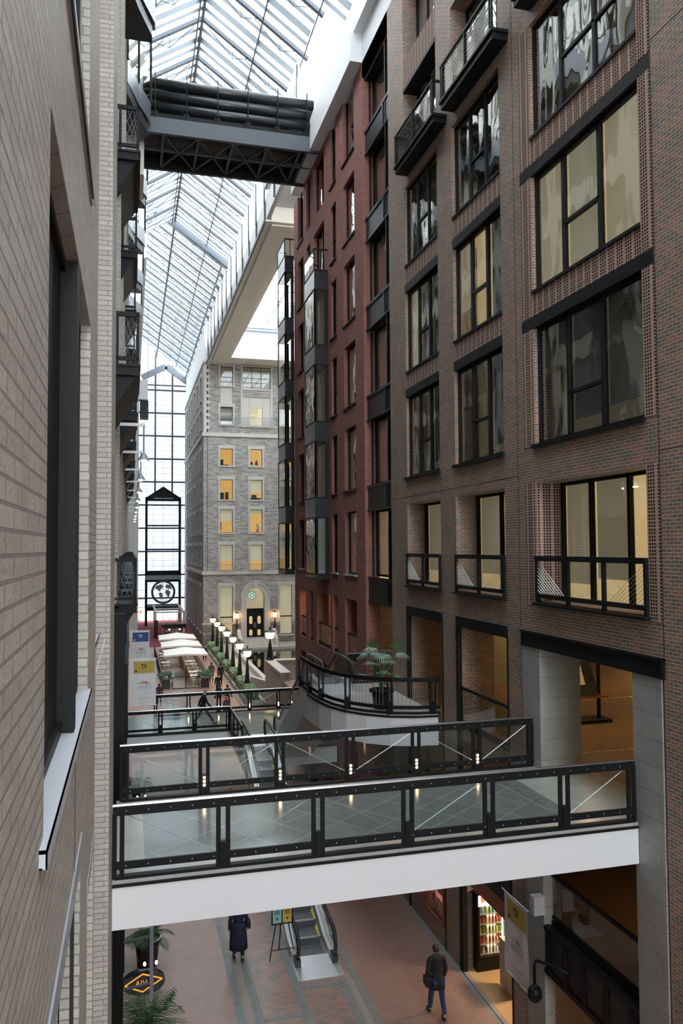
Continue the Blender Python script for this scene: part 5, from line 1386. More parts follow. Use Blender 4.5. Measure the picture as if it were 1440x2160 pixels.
def cafe_chair():
    t = thing('cafe_chair', 'x', 'chair', (0,0,0))
    MB().lathe([(.19,.44),(.20,.46),(.18,.475)], (0,0,0), 10).build('seat', M['cream'], t)
    pts = [(.19*math.cos(PI*k/8), .17, .47+.42*math.sin(PI*k/8)) for k in range(9)]
    b = MB().tube(pts, .018, 6); b.tube([(-.10,.17,.5),(-.10,.17,.8)], .010, 5).tube([(.10,.17,.5),(.10,.17,.8)], .010, 5).tube([(0,.17,.5),(0,.17,.87)], .010, 5)
    b.build('backrest', M['cream'], t)
    for sx in (-1,1):
        for sy in (-1,1): MB().tube([(sx*.14,sy*.14,.45),(sx*.19,sy*.19,0)], .014, 5).build('leg', M['rattan'], t)
    return t
tb0 = cafe_table(.75, .75); tb1 = cafe_table(1.15, .75); ch0 = cafe_chair(); used = [False]
def place_chair(x, y, rz, label, grp):
    o = copy_tree(ch0) if used[0] else ch0; used[0] = True
    o.location = (x, y, 0); o.rotation_euler = (0,0,rz); o['label'] = label; o['group'] = grp
for k in range(10):
    o = tb0 if k == 0 else copy_tree(tb0); y = 68.9+2.2*k; o.location = (3.3, y, 0)
    o['label'] = 'small white cafe table, %s from the glass screens in the single row' % ORD[k]; o['group'] = 'white cafe tables beside the dark fence'
    place_chair(3.3, y+.62, 0, 'cream arched chair behind the %s small table of the single row' % ORD[k], 'cream chairs of the single table row')
    place_chair(3.3, y-.62, PI, 'cream arched chair before the %s small table of the single row' % ORD[k], 'cream chairs of the single table row')
for k in range(7):
    o = tb1 if k == 0 else copy_tree(tb1); y = 69.1+2.2*k; o.location = (5.55, y, 0)
    o['label'] = 'wide white cafe table, %s from the glass screens near the hedge' % ORD[k]; o['group'] = 'wide white cafe tables on the hedge side'
    for q, dx in enumerate((-.28,.28)):
        place_chair(5.55+dx, y+.62, 0, 'cream arched chair behind the %s wide table, %s seat' % (ORD[k], ('aisle','hedge')[q]), 'cream chairs of the wide tables')
        place_chair(5.55+dx, y-.62, PI, 'cream arched chair before the %s wide table, %s seat' % (ORD[k], ('aisle','hedge')[q]), 'cream chairs of the wide tables')
bench = MB().box(4.93, 4.96, 68.5, 84.5, 0, .95); tag(bench.build('bench_back', M['rattan']), 'long honey wood bench back beside the wide cafe tables', 'bench')
# fence along the left of the cafe
def fence(x, y0, y1, label):
    t = thing('cafe_fence', label, 'fence', (x, y0, 0))
    n = int((y1-y0)/1.6)
    for i in range(n+1):
        y = y0+(y1-y0)*i/n; MB().box(x-.025, x+.025, y-.025, y+.025, 0, .95).build('post', M['black'], t)
    b = MB()
    b.box(x-.015, x+.015, y0, y1, .9, .95).box(x-.015, x+.015, y0, y1, .1, .14)
    b.build('rail', M['black'], t)
    for i in range(n):
        ya, yb = y0+(y1-y0)*i/n, y0+(y1-y0)*(i+1)/n
        MB().bar((x,ya,.14),(x,yb,.9), .015).bar((x,yb,.14),(x,ya,.9), .015).build('cross_wire', M['black'], t)
fence(2.62, 68.2, 90, 'dark cross-braced fence along the open side of the cafe')
fence(6.5, 68.2, 85, 'dark fence between the wide cafe tables and the walkway')
for i, (x0, x1) in enumerate(((3.42, 4.50),(4.55, 5.62))):
    t = thing('glass_screen', '%s low glass screen closing the front of the cafe' % ('tinted' if i == 0 else 'clear'), 'screen', ((x0+x1)/2, 67.1, 0), 'glass screens of the cafe')
    MB().box(x0, x0+.05, 67.05, 67.12, 0, 1.0).box(x1-.05, x1, 67.05, 67.12, 0, 1.0).box(x0, x1, 67.05, 67.12, .96, 1.0).box(x0, x1, 67.05, 67.12, .0, .05).build('frame', M['black'], t)
    MB().box(x0+.05, x1-.05, 67.08, 67.09, .05, .96).build('pane', M['glass'], t)
def foliage_ball(mb, c, r, n, ls, rnd, up=.3):
    for i in range(n):
        d = Vector((rnd.gauss(0,1), rnd.gauss(0,1), abs(rnd.gauss(0,1))+up)).normalized()
        p = Vector(c)+d*r*rnd.uniform(.5,1); a = (d+Vector((rnd.uniform(-.6,.6),rnd.uniform(-.6,.6),rnd.uniform(-.4,.2)))).normalized()*ls
        s = a.cross(Vector((rnd.uniform(-1,1),rnd.uniform(-1,1),rnd.uniform(-1,1)))).normalized()*ls*.28
        mb.quad(tuple(p), tuple(p+a*.5+s), tuple(p+a), tuple(p+a*.5-s))
rnd = random.Random(11)
for (x, y, lb) in ((2.9, 67.6, 'dark square planter with leafy plant at the fence end of the cafe'), (6.1, 67.4, 'dark square planter with leafy plant at the hedge end of the cafe')):
    t = thing('planter', lb, 'planter', (x, y, 0), 'square planters of the cafe')
    MB().prism([(x-.33,y-.33),(x+.33,y-.33),(x+.33,y+.33),(x-.33,y+.33)], 'z', 0, .75).build('box', M['pot'], t)
    f = MB(); foliage_ball(f, (x,y,.75), .55, 160, .34, rnd); f.build('foliage', M['palegreen'], t)
t = thing('bar_counter', 'reddish wood counter under the middle cafe parasol', 'counter', (4.4, 92, 0))
MB().box(3.65, 5.1, 91.6, 92.0, 0, .85).build('front_panel', M['wood'], t); MB().box(3.6, 5.15, 91.55, 92.4, .85, .9).build('worktop', M['canvas'], t)
t = thing('glass_bar', 'black framed glass bar screen behind the cafe parasols', 'screen', (5.3, 98.5, 0))
MB().box(3.95, 4.05, 98.4, 98.6, 0, 2.0).box(6.6, 6.7, 98.4, 98.6, 0, 2.0).box(3.95, 6.7, 98.4, 98.6, 1.9, 2.02).box(3.95, 6.7, 98.4, 98.6, 0, .1).box(3.8, 6.75, 99.8, 100.2, 1.9, 2.25).build('frame', M['black'], t)
MB().box(4.05, 6.6, 98.5, 98.52, .1, 1.9).build('pane', M['winglass'], t); MB().box(4.0,6.6,99.9,100,0,1.2).build('shelf_back', M['black_panel'], t)
for k, x in enumerate((4.65,5.9)): o = MB().ball((x,98.9,1.72), .1, .1, .08, 6).build('pendant_lamp', M['lampglow']); tag(o, 'small lit pendant behind the glass bar screen, %s' % ('fence side' if k == 0 else 'hedge side'), 'lamp', 'pendants of the glass bar')
# entrance vestibule
t = thing('vestibule', 'glazed entrance vestibule with pale posts before the end wall', 'vestibule', (5, 112, 0))
for (x, y) in ((3.25,107),(6.9,107),(3.35,113),(6.9,113),(3.45,120),(7.0,120)): MB().box(x-.12, x+.12, y-.12, y+.12, 0, 3.3).build('post', M['plaster'], t)
MB().box(3.2, 7.0, 106.9, 107.1, 3.1, 3.3).box(3.2, 3.4, 107, 120, 3.1, 3.3).box(6.85, 7.05, 107, 120, 3.1, 3.3).box(3.3,7.0,112.9,113.1,3.1,3.3).build('top_beam', M['paint'], t)
MB().box(3.4, 6.8, 106.98, 107.0, .2, 2.6).build('pane', M['stoneglass'], t)
for x in (4.2, 5.1, 6.0): MB().box(x-.03,x+.03,106.95,107.02,0,3.1).build('mullion', M['steel'], t)
t = thing('planter', 'tall dark planter by the vestibule post at the burgundy carpet', 'planter', (3.2, 105.5, 0)); MB().box(3.0, 3.5, 105.3, 105.8, 0, 2.3).build('box', M['pot'], t)
t = thing('traffic_sign', 'orange and white sign standing by the end wall', 'sign', (1.35, 124, 0))
MB().box(.95, 1.75, 124, 124.05, 1.2, 2.35).build('board', M['signwhite'], t); MB().box(1.0, 1.28, 123.97, 124, 1.75, 2.25).box(1.42, 1.70, 123.97, 124, 1.75, 2.25).build('red_blocks', M['signred'], t); MB().box(1.0,1.7,123.97,124,1.35,1.42).box(1.0,1.7,123.97,124,1.5,1.56).build('red_lines', M['signred'], t)
MB().box(1.3,1.4,124,124.05,0,1.2).build('post', M['steel'], t)
t = thing('round_planter', 'big black round bowl planter with red rim beside the lower footbridge', 'planter', (9.0, 50.5, 0))
MB().lathe([(.25,0),(.55,.35),(.62,.75),(.58,.78),(.5,.7)], (9.0,49.3,0), 18).build('bowl', M['pot'], t); MB().lathe([(.66,.0),(.66,.22),(.5,.24)], (9.0,49.3,0), 18).build('red_base', mat('red_plastic', (.35,.03,.03), .5), t)
# waste bin and easel and signs
t = thing('notice_easel', 'black easel holding a teal and a yellow notice by the escalator foot', 'easel', (4.2, 22.65, 0))
MB().box(3.93,4.55,22.56,22.60,.96,1.0).box(3.93,3.96,22.56,22.60,.96,1.42).box(4.52,4.55,22.56,22.60,.96,1.42).box(4.225,4.255,22.56,22.60,.96,1.42).box(3.93,4.55,22.56,22.60,1.4,1.43).build('tray', M['black'], t)
for (a, b) in (((4.06,22.6,.98),(3.86,22.5,0)),((4.42,22.6,.98),(4.60,22.5,0)),((4.24,22.65,1.3),(4.24,23.1,0))): MB().tube([a,b], .016, 6).build('leg', M['black'], t)
MB().tube([(3.94,22.52,.28),(4.52,22.52,.28)], .014, 6).build('crossbar', M['black'], t)
for nm, x, mm, ti in (('teal_sheet', 3.97, 'tealpaper', 'INFO'), ('yellow_sheet', 4.265, 'yellowpaper', 'INFO')):
    s_ = MB().box(x, x+.245, 22.55, 22.56, 1.0, 1.395).build(nm, M[mm], t)
    l = MB()
    for q in range(4): l.box(x+.04, x+.20, 22.545, 22.55, 1.34-.03*q, 1.352-.03*q)
    l.box(x+.10, x+.14, 22.545, 22.55, 1.09, 1.16)
    l.build('printed_lines', M['ink'], s_)
# palms
def frond(b, base, az, el, L, w, droop, n=8, leaf=.16, rnd=random):
    pts = []
    p = Vector(base); d = Vector((math.cos(az)*math.cos(el), math.sin(az)*math.cos(el), math.sin(el)))
    for i in range(n+1):
        pts.append(p.copy()); p = p + d*(L/n); d = (d+Vector((0,0,-droop/n))).normalized()
    b.tube([tuple(q) for q in pts], .007, 4)
    for i in range(1, n+1):
        t_ = (pts[i]-pts[i-1]).normalized(); s = t_.cross(Vector((0,0,1)))
        if s.length < 1e-3: s = Vector((1,0,0))
        s.normalize(); f = math.sin(PI*(i+.5)/(n+1.5))
        for sg in (-1,1):
            for h_ in (0,.5):
                q = pts[i-1].lerp(pts[i], h_); e = q+(s*sg*.8+t_*.7).normalized()*leaf*f+Vector((0,0,-.25*leaf)); m_ = t_*.018
                mid = (q+e)/2+Vector((0,0,.01))
                b.quad(tuple(q), tuple(mid+m_), tuple(e), tuple(mid-m_))
def palm(label, x, y, z, pot_r, pot_h, n, L, leaf, mt, seed, stem=.0, name='potted_palm'):
    rnd = random.Random(seed)
    t = thing(name, label, 'potted plant', (x,y,z))
    MB().lathe([(pot_r*.72,0),(pot_r*.9,pot_h*.85),(pot_r*1.08,pot_h*.88),(pot_r*1.08,pot_h),(pot_r*.92,pot_h),(pot_r*.9,pot_h*.9)], (x,y,z), 20).build('pot', M['pot'], t)
    MB().lathe([(pot_r*.9,pot_h*.88),(.01,pot_h*.9)], (x,y,z), 16).build('soil', M['soil'], t)
    if stem:
        s = MB()
        for k in range(3): s.tube([(x+.05*k-.05,y,z+pot_h*.8),(x+.07*k-.07,y+.03*k,z+pot_h+stem)], .03, 6)
        s.build('stem', M['rattan'], t)
    b = MB()
    for i in range(n):
        az = 2*PI*i/n+rnd.uniform(-.2,.2); el = rnd.uniform(.3,1.25)
        frond(b, (x,y,z+pot_h+stem*rnd.uniform(.75,1)), az, el, L*rnd.uniform(.7,1.1), .1, rnd.uniform(.9,1.7), 8, leaf, rnd)
    b.build('fronds', M[mt], t); return t
def fan_palm(label, x, y, z, pot_r, pot_h, crown_z, seed):
    rnd = random.Random(seed)
    t = thing('fan_palm', label, 'potted palm', (x,y,z))
    MB().lathe([(pot_r*.72,0),(pot_r*.92,pot_h*.85),(pot_r*1.1,pot_h*.88),(pot_r*1.1,pot_h),(pot_r*.95,pot_h),(pot_r*.9,pot_h*.85)], (x,y,z), 24).build('pot', M['pot'], t)
    MB().lathe([(pot_r*.9,pot_h*.85),(.01,pot_h*.87)], (x,y,z), 16).build('soil', M['soil'], t)
    st = MB(); fans = MB(); up = MB()
    for i in range(15):
        az = 2*PI*i/15+rnd.uniform(-.2,.2); h = rnd.uniform(.3,1.0) if i % 3 == 0 else rnd.uniform(.85,1.05); r = rnd.uniform(.25,.62)*(.7 if h > .95 else 1)
        tip = Vector((x+r*math.cos(az), y+r*math.sin(az), z+pot_h*.8+(crown_z-pot_h*.8)*h))
        st.tube([(x+.03*math.cos(az),y+.03*math.sin(az),z+pot_h*.8),(x+.3*r*math.cos(az),y+.3*r*math.sin(az),z+crown_z*.55*h+.1),tuple(tip)], .012, 5)
        d = Vector((math.cos(az),math.sin(az),rnd.uniform(-.25,.5))).normalized(); s = d.cross(Vector((0,0,1))).normalized(); n_ = 15
        tgt = up if (h > .93 and i % 2) else fans
        if tgt is up: d = Vector((.3*math.cos(az),.3*math.sin(az),1)).normalized(); s = d.cross(Vector((math.sin(az),-math.cos(az),0))).normalized()
        for k in range(n_):
            a = (k/(n_-1)-.5)*2.7; v = d*math.cos(a)+s*math.sin(a); Lk = .42*(1-.12*abs(a))
            mid = tip+v*Lk*.55; end = tip+v*Lk+Vector((0,0,-.16*(1-.3*abs(a)) if tgt is fans else -.02)); w_ = v.cross(d.cross(s)).normalized()*.017
            fans_ = tgt; fans_.quad(tuple(tip), tuple(mid+w_), tuple(end), tuple(mid-w_))
    st.build('stalks', M['leaf'], t); fans.build('fan_leaves', M['palegreen'], t); up.build('young_leaves', M['leaf'], t)
fan_palm('fan palm in a glossy black pot on the white curved terrace', 7.56, 23.45, 6.7, .36, .58, 1.85, 4)
palm('kentia palm in a black pot by the left shopfront, just behind the hanging oval sign', .52, 23.3, 0, .38, .75, 14, .95, .34, 'leaf', 5)
palm('large kentia palm at the bottom edge below the hanging oval sign', .42, 19.0, 0, .38, .55, 20, 1.15, .42, 'leaf', 6, .25)
palm('potted palm far down the left wall, seen through the rear bridge railing', .42, 38.5, 0, .38, .75, 12, .9, .32, 'leaf', 7)
palm('dark weeping plant in the hall between the concrete columns under the footbridge', 10.3, 13.6, 3.35, .3, .5, 18, .8, .35, 'leaf', 8, .9)
palm('bright green plant in the office window above the widest balcony railing', 9.95, 12.5, 10.45, .15, .3, 12, .6, .2, 'limeleaf', 9, .5)
palm('leafy plant inside the third window of the middle brown column', 9.6, 19.6, 21.15, .15, .3, 10, .55, .2, 'leaf', 10, .4)
# hanging shop signs
def shop_sign(x, y, z, label):
    t = thing('shop_sign', label, 'sign', (x, y, z), 'black oval shop signs with gold lines')
    out = [(x+.46*math.cos(2*PI*k/28)*1.0, z+.25*math.sin(2*PI*k/28)*(1+.15*abs(math.cos(2*PI*k/28)))) for k in range(28)]
    MB().prism(out, 'y', y-.05, y+.05).build('oval_board', M['pot'], t)
    l = MB(); P = [(x-.40,z-.02),(x-.02,z+.19),(x+.40,z+.04),(x-.02,z-.19)]
    for k in range(4): a, b = P[k], P[(k+1)%4]; l.bar((a[0],y-.06,a[1]),(b[0],y-.06,b[1]), .02)
    l.build('gold_diamond', M['goldneon'], t)
    txt('AIV', .17, M['goldneon'], t, (x-.05, y-.06, z-.06), (PI/2,0,0))
    MB().box(x+.12, x+.20, y-.35, y-.30, z-.25, z+1.55).build('hanging_bar', M['greysteel'], t)
    for q in (.1, 1.1): MB().tube([(-.3,y-.3,z+q-.08),(x+.15,y-.3,z+q)], .03, 6).build('bracket_arm', M['roofdark'], t)
    for s in (-.03,.22): MB().ball((x+s+.05,y-.1,z+.42), .03, .03, .045, 6).build('bulb', M['led'], t)
    return t
shop_sign(.33, 18.3, 2.15, 'black oval shop sign with gold diamond lines at the bottom of the left wall')
shop_sign(.25, 27.5, 3.0, 'black oval shop sign with gold lines glimpsed through the rear bridge railing')
tb_ = thing('waste_bin', 'dark round waste bin under the upper escalator', 'bin', (7.3, 33.5, 0))
MB().lathe([(.28,0),(.30,.9),(.32,.92),(.32,1.0),(.2,1.04)], (7.3,33.5,0), 18).build('body', M['black_panel'], tb_)
# round dark tables under the terrace
tt = thing('round_table', 'black round table in the shade below the curved terrace', 'table', (8.3,21.3,3.35))
o = MB().lathe([(.62,4.02),(.62,4.08)], (9.9,19.3,0), 26).build('tabletop', M['darkglass'], tt); MB().tube([(9.9,19.3,3.36),(9.9,19.3,4.03)], .05, 8).build('pedestal', M['black'], tt)
# display stand in the hall
t = thing('display_stand', 'slanted display board on a dark stand in the orange-lit hall', 'stand', (12.3, 20, 6.7))
MB().box(11.5, 13.1, 19.75, 20.15, 7.38, 7.44).build('shelf', M['wood'], t)
MB().prism([(19.80,7.45),(19.86,7.45),(20.30,8.35),(20.24,8.35)], 'x', 11.55, 12.85).build('board', M['black_panel'], t)
MB().prism([(19.93,7.75),(19.95,7.75),(20.20,8.25),(20.18,8.25)], 'x', 12.05, 12.5).build('poster', M['blindgrey'], t)
MB().box(11.6,11.66,19.9,20.0,6.7,7.4).box(12.9,12.96,19.9,20.0,6.7,8.6).build('leg', M['black'], t); MB().box(11.4,13.2,19.7,20.3,6.70,6.78).build('base', M['black'], t)
M['reflinlay'] = mat('pale_reflection_inlay', (.45,.36,.24), .3)
# lamps of the halls
HL = []
def hall_lamp(x, y, z, lab, p, col=(1,.60,.25), sz=.5):
    t = thing('ceiling_light', lab, 'ceiling light', (x,y,z), 'hall ceiling lights')
    MB().lathe([(.22,0),(.22,.03)], (x,y,z-.03), 14).build('diffuser', M['strip'], t); MB().lathe([(.26,0),(.26,.04)], (x,y,z-.01), 14).build('rim', M['steel'], t)
    la = bpy.data.lights.new('hall_light', 'AREA'); la.shape = 'DISK'; la.size = sz; la.energy = p; la.color = col
    lo = bpy.data.objects.new('hall_light', la); COL.objects.link(lo); lo.location = (x,y,z-.06)
for k, (x, y, p) in enumerate(((13.5,14.2,24),(17,18,36),(20,24,50),(12,19.2,8),(14,25,18),(11.5,29,8),(11,34,6),(11,40,8),(25,30,60),(27,38,60))):
    hall_lamp(x, y, 9.7, 'round warm ceiling light of the concourse hall, %s' % ORD[k], p)
hall_lamp(12.5, 14.2, 6.25, 'round warm ceiling light in the mezzanine under the footbridge', 9, (1,.5,.18)); hall_lamp(11, 19.0, 3.05, 'round warm ceiling light inside the drinks shop', 60, (1,.72,.42)); hall_lamp(10.5,14.2,3.05,'round warm ceiling light at street level behind the concrete column', 5, (1,.5,.2))
hall_lamp(9.9, 41.2, 9.45, 'small warm ceiling light at the far corner of the red arcade', 9, (1,.5,.2))

for y, x0 in ((17.0,10.3),(15.95,10.2),(22.8,12.5),(30,16)):  # dashed pale strips laid in the floor as reflections of lights
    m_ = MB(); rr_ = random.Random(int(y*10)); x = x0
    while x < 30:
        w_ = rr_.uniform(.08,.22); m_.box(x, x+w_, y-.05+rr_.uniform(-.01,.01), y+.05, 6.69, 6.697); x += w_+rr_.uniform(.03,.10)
    trim(m_, 'reflinlay', 'trim_floor_inlay')
# ---------------------------------------------------------------- people
def skin_obj(name, verts, edges, radii, m, parent, sub=2, root=0):
    me = bpy.data.meshes.new(name); o = bpy.data.objects.new(name, me); COL.objects.link(o)
    me.from_pydata(verts, edges, []); me.materials.append(m); o.parent = parent
    md = o.modifiers.new('skin', 'SKIN'); md.use_smooth_shade = True
    for i, r in enumerate(radii):
        sv = me.skin_vertices[0].data[i]; sv.radius = r if isinstance(r, tuple) else (r, r); sv.use_root = (i == root)
    if sub: sd = o.modifiers.new('sub', 'SUBSURF'); sd.levels = sub; sd.render_levels = sub
    return o
def person(label, loc, face, h, coat, pants, hair, stride=.22, coat_len=.47, swing=.12, extras=(), shoe=None, hood=None, bald=False, lean=0.02, arms=None, female=False, wide=1.0):
    """faces local +Y; face = heading in degrees measured from +Y towards +X"""
    t = thing('person', label, 'person', (0,0,0))
    s = h
    L = {}
    fl = stride*s; # front foot y
    J = {}
    J['pel'] = (0,0,.53*s); J['sp'] = (0,lean*s*.5,.63*s); J['ch'] = (0,lean*s,.74*s); J['nb'] = (0,lean*s*1.3,.825*s); J['nk'] = (0,lean*s*1.6,.865*s); J['hd'] = (0,lean*s*2+.01*s,.93*s); J['tp'] = (0,lean*s*2+.005*s,.975*s)
    for sd, sg in (('l',-1),('r',1)):
        f = fl if sg < 0 else -fl*.9
        J['hip'+sd] = (sg*.055*s, 0, .51*s)
        J['kn'+sd] = (sg*.060*s, f*.45+.03*s, .285*s+ (.0 if f > 0 else .005*s))
        lift = 0 if f > 0 or stride < .05 else .035*s
        J['an'+sd] = (sg*.060*s, f, .045*s+lift)
        J['to'+sd] = (sg*.066*s, f+.085*s, .018*s + (0 if f > 0 else .0))
        a = -f*swing/.22*1.0 if stride else 0
        J['sh'+sd] = (sg*.105*s, lean*s*1.2, .805*s)
        J['el'+sd] = (sg*.140*s, lean*s+a*.5-.01*s, .64*s)
        J['wr'+sd] = (sg*.145*s, lean*s+a+.035*s, .495*s)
        if arms and sd in arms: J['el'+sd], J['wr'+sd] = [tuple(c*s for c in q) for q in arms[sd]]
    # body
    names = ['pel','sp','ch','nb','nk','hd','tp']; V = [J[n] for n in names]; R = [.075*s,.070*s,.078*s,.045*s,.034*s,.052*s,.040*s]; E = [(0,1),(1,2),(2,3),(3,4),(4,5),(5,6)]
    R = [(r*1.0, r) for r in R]
    R[0] = (.075*s,.058*s); R[1] = (.068*s,.052*s); R[2] = (.082*s,.058*s)
    for sd, sg in (('l',-1),('r',1)):
        b = len(V); V += [J['hip'+sd],J['kn'+sd],J['an'+sd],J['to'+sd]]; R += [.050*s,.033*s,.022*s,.018*s]; E += [(0,b),(b,b+1),(b+1,b+2),(b+2,b+3)]
        b = len(V); V += [J['sh'+sd],J['el'+sd],J['wr'+sd]]; R += [.034*s,.025*s,.016*s]; E += [(3,b),(b,b+1),(b+1,b+2)]
        w = Vector(J['wr'+sd]); e = Vector(J['el'+sd]); d = (w-e).normalized(); p = w+d*.045*s
        q = len(V); V.append(tuple(p)); R.append((.020*s,.011*s)); E.append((b+2,q))
        side = Vector((0,1,0)); side = (side-d*side.dot(d)).normalized()
        for k, (o_, ln) in enumerate(((-.016,.034),(-.005,.040),(.006,.038),(.016,.030))):
            a = p+side*o_*s+d*.010*s; bb = a+d*ln*.55*s; cc = bb+d*ln*.4*s+Vector((-sg*.010*s,0,0))
            i0 = len(V); V += [tuple(a),tuple(bb),tuple(cc)]; R += [.0055*s,.005*s,.0042*s]; E += [(q,i0),(i0,i0+1),(i0+1,i0+2)]
        a = w+d*.015*s+side*.018*s; bb = a+(side*.6+d).normalized()*.028*s; i0 = len(V); V += [tuple(a),tuple(bb)]; R += [.006*s,.005*s]; E += [(b+2,i0),(i0,i0+1)]
    body = skin_obj('body', V, E, R, M['skin'], t, 1)
    # face: nose, ears
    hd = Vector(J['hd'])
    # trousers
    V = [J['pel']]; R = [(.085*s,.066*s)]; E = []
    for sd in 'lr':
        b = len(V); V += [J['hip'+sd],J['kn'+sd],tuple(Vector(J['an'+sd])+Vector((0,0,.015*s)))]; R += [.058*s,.043*s,.034*s]; E += [(0,b),(b,b+1),(b+1,b+2)]
    skin_obj('trousers', V, E, R, pants, t, 1)
    # coat
    V = [(0,0,(coat_len+.03)*s),J['pel'],J['sp'],J['ch'],tuple(Vector(J['nb'])+Vector((0,0,-.005*s))),tuple(Vector(J['nk'])+Vector((0,-.01*s,-.012*s)))]; R = [(.10*s,.075*s),(.095*s,.072*s),(.090*s,.070*s),(.102*s,.074*s),(.06*s,.055*s),.045*s]; E = [(0,1),(1,2),(2,3),(3,4),(4,5)]
    for sd in 'lr':
        w = Vector(J['wr'+sd]); b = len(V); V += [J['sh'+sd],J['el'+sd],tuple(w)]; R += [.046*s,.038*s,.028*s]; E += [(4,b),(b,b+1),(b+1,b+2)]
    skin_obj('coat', V, E, R, coat, t, 1, 1)
    if coat_len < .44:
        z0 = coat_len*s
        MB().lathe([(.115*s*wide,z0),(.108*s*wide,z0+.5*(.56*s-z0)),(.092*s*wide,.56*s),(.08*s*wide,.62*s)], (0,.0,0), 20, 1.0, .82).build('coat_skirt', coat, t, smooth=True)
    # shoes
    for sd in 'lr':
        a = Vector(J['an'+sd]); q = Vector(J['to'+sd]); c = (a*.6+q*.4)
        sh = MB().ball((c.x, c.y+.012*s, max(.026*s, c.z-.015*s)), .030*s, .080*s, .026*s, 8); sh.build('shoe', shoe or M['rubber'], t, smooth=True)
    # hair and features
    if not bald:
        hm = MB().ball((hd.x, hd.y-.012*s, hd.z+.010*s), .052*s, .058*s, .060*s, 10)
        if female: hm.ball((hd.x, hd.y-.025*s, hd.z-.035*s), .048*s, .035*s, .055*s, 8)
        hm.build('hair', hair, t, smooth=True)
    else:
        MB().ball((hd.x, hd.y-.018*s, hd.z-.002*s), .050*s, .046*s, .040*s, 10).build('hair', hair, t, smooth=True)
    MB().ball((hd.x, hd.y+.057*s, hd.z-.004*s), .008*s, .012*s, .014*s, 5).build('nose', M['skin'], t, smooth=True)
    for sg in (-1,1):
        MB().ball((hd.x+sg*.052*s, hd.y, hd.z-.002*s), .006*s, .012*s, .018*s, 5).build('ear', M['skin'], t, smooth=True)
        MB().ball((hd.x+sg*.018*s, hd.y+.050*s, hd.z+.008*s), .006*s, .005*s, .004*s, 5).build('eye', M['ink'], t)
    MB().box(hd.x-.014*s, hd.x+.014*s, hd.y+.050*s, hd.y+.054*s, hd.z-.026*s, hd.z-.022*s).build('mouth', M['redink'], t)
    if hood: MB().ball((0, -.03*s+lean*s, .845*s), .075*s, .06*s, .045*s, 8).build('hood', hood, t, smooth=True)
    for ex in extras: ex(t, s, J)
    t.location = loc; t.rotation_euler = (0,0,-math.radians(face))
    return t
C = lambda n, c, r=.85: mat(n, c, r, noise=.12, scale=12)
navy = C('navy_wool', (.012,.016,.045)); blackc = C('black_cloth', (.012,.012,.013)); dkblue = C('dark_jeans', (.02,.035,.09)); plum = C('plum_cloth', (.11,.04,.06)); olive = C('olive_cloth', (.11,.11,.075))
brownh = C('dark_brown_hair', (.03,.018,.012), .5); greyh = C('grey_hair', (.22,.21,.20), .5); teal = C('blue_parka', (.02,.06,.13)); charcoal = C('charcoal_cloth', (.03,.03,.033)); olivep = C('dark_olive_trousers', (.035,.035,.028)); brownshoe = C('brown_leather', (.09,.045,.03), .4)
def bag(side, z, y=-.01, col=None, w=.05, nm='shoulder_bag'):
    def f(t, s, J):
        sg = 1 if side == 'r' else -1; x = sg*.165*s
        MB().box(x-.03*s, x+.03*s, y*s-.075*s, y*s+.075*s, (z-.06)*s, (z+.05)*s).build(nm, col or blackc, t)
        MB().tube([(x,y*s-.05*s,(z+.05)*s),(sg*.12*s,.02*s,.83*s),(x,y*s+.06*s,(z+.05)*s)], .006*s, 5).build(nm+'_strap', col or blackc, t)
    return f
def backpack(t, s, J): MB().box(-.085*s,.085*s,-.155*s,-.07*s,.60*s,.80*s).build('backpack', charcoal, t)
def suitcase(t, s, J): pass
person('person in a long navy coat with a black handbag walking away beside the escalator', (3.02,22.8,0), 2, 1.70, navy, blackc, brownh, .09, .20, .08, [bag('r',.60)], female=True, wide=1.35)
person('person in a black hooded jacket and blue jeans walking away by the drinks shop', (7.43,18.75,0), 2, 1.76, blackc, dkblue, brownh, .15, .42, .10, [bag('l',.55,-.03)], hood=charcoal)
person('man with grey hair in black jacket striding across the lower footbridge', (3.48,39.5,3.0), 90, 1.76, blackc, olivep, greyh, .30, .46, .13, shoe=brownshoe, bald=True, lean=.035)
person('person whose dark blue shoulders show between the two bridge railings', (4.06,32.9,0), 0, 1.78, teal, blackc, brownh, .12, .45)
person('person in a plum hooded jacket walking away near the mustard banner', (2.12,60.4,0), -5, 1.64, plum, dkblue, brownh, .12, .44, .08, hood=plum)
person('person in an olive parka walking away between cafe and hedge', (6.86,69.4,0), 0, 1.74, olive, blackc, brownh, .10, .42, hood=olive)
person('person in black close to the hedge, next to the olive parka', (7.55,68.6,0), 5, 1.72, blackc, blackc, blackc, .10, .44)
person('person in black carrying a white shopping bag along the hedge', (6.75,62.8,0), 0, 1.80, blackc, blackc, brownh, .12, .42, .08, [bag('l',.42,.0,M['bannerw'],nm='white_bag')])
person('person in a blue parka beside the one pulling the suitcase', (6.29,58.2,0), 0, 1.70, teal, dkblue, brownh, .12, .45, .08, [bag('l',.5,.0)], hood=teal)
pz = person('person in a long charcoal coat pulling the grey suitcase', (6.85,57.6,0), 0, 1.78, charcoal, blackc, brownh, .10, .30, .06, arms={'r': ((.15,-.06,.64),(.16,-.16,.50))})
person('person in black standing at the burgundy carpet behind the parasols', (6.75,87.5,0), 10, 1.80, blackc, blackc, blackc, .06, .30)
person('person in dark grey walking beside the farthest hedge blocks', (7.45,82.5,0), 0, 1.72, charcoal, blackc, brownh, .12, .42)
sc = thing('suitcase', 'grey wheeled suitcase with a red bag on top behind the charcoal coat', 'suitcase', (6.7,56.6,0))
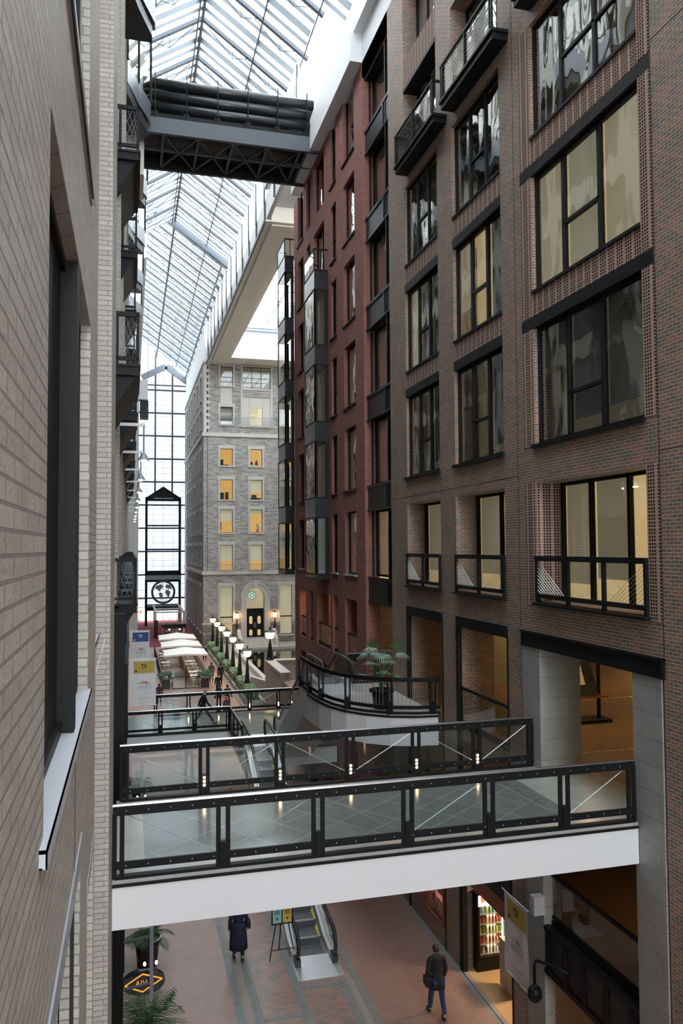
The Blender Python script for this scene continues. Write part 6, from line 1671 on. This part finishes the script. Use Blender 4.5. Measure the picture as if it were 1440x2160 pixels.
MB().box(6.42,6.92,56.45,56.75,.06,.80).build('shell', M['black_panel'], sc); MB().box(6.44,6.90,56.42,56.46,.12,.74).build('front_pocket', M['roofdark'], sc)
MB().tube([(6.56,56.7,.8),(6.60,57.1,1.0),(6.78,57.1,1.0),(6.80,56.7,.8)], .012, 5).build('pull_handle', M['steel'], sc); MB().ball((6.66,56.6,.88), .17,.12,.09, 8).build('red_bag', M['redink'], sc)
for x in (6.46,6.88): MB().lathe([(.05,-.02),(.05,.02)], (x,56.6,.05), 8).build('wheel', M['rubber'], sc)

person('person in a white shirt standing in a lit window of the stone building', (14.98,95.2,13.0), 200, 1.6, M['paint'], M['redink'], brownh, .02, .46)
# ---------------------------------------------------------------- camera, light, settings
cam = bpy.data.cameras.new('camera'); co = bpy.data.objects.new('camera', cam); COL.objects.link(co)
yaw, pitch, roll = math.radians(15.05), math.radians(2.55), math.radians(-.37)
fw = Vector((math.sin(yaw)*math.cos(pitch), math.cos(yaw)*math.cos(pitch), math.sin(pitch)))
rt = Vector((math.cos(yaw), -math.sin(yaw), 0)); up = rt.cross(fw)
r2 = rt*math.cos(roll)+up*math.sin(roll); u2 = -rt*math.sin(roll)+up*math.cos(roll)
mw = Matrix((( r2.x, u2.x, -fw.x, 0), (r2.y, u2.y, -fw.y, 0), (r2.z, u2.z, -fw.z, 11.7), (0,0,0,1)))
co.matrix_world = mw
cam.sensor_fit = 'VERTICAL'; cam.sensor_height = 36; cam.sensor_width = 24; cam.lens = 1655/2160*36
cam.clip_start = .05; cam.clip_end = 600
SC.camera = co

w = bpy.data.worlds.new('overcast_sky'); SC.world = w; w.use_nodes = True
nt = w.node_tree; nt.nodes.clear()
o = nt.nodes.new('ShaderNodeOutputWorld'); bg = nt.nodes.new('ShaderNodeBackground')
tc = nt.nodes.new('ShaderNodeTexCoord'); nz = nt.nodes.new('ShaderNodeTexNoise'); nz.inputs['Scale'].default_value = 2.
rp = nt.nodes.new('ShaderNodeMapRange'); rp.inputs['To Min'].default_value = .9; rp.inputs['To Max'].default_value = 1.1
cs = nt.nodes.new('ShaderNodeVectorMath'); cs.operation = 'SCALE'; cs.inputs[0].default_value = (.90,.96,1.0)
nt.links.new(tc.outputs['Generated'], nz.inputs['Vector']); nt.links.new(nz.outputs[0], rp.inputs[0]); nt.links.new(rp.outputs[0], cs.inputs['Scale'])
nt.links.new(cs.outputs[0], bg.inputs[0]); bg.inputs[1].default_value = 4.0
nt.links.new(bg.outputs[0], o.inputs[0])

vs = SC.view_settings
SC.display_settings.display_device = 'sRGB'
vs.view_transform = 'Standard'; vs.look = 'None'; vs.gamma = 1; vs.exposure = EXPO; vs.use_curve_mapping = False
SC.cycles.transparent_max_bounces = 24
SC.cycles.max_bounces = 8; SC.cycles.diffuse_bounces = 5; SC.cycles.glossy_bounces = 3
SC.cycles.sample_clamp_indirect = 6
SC.cycles.caustics_reflective = False; SC.cycles.caustics_refractive = False
SC.cycles.use_denoising = True
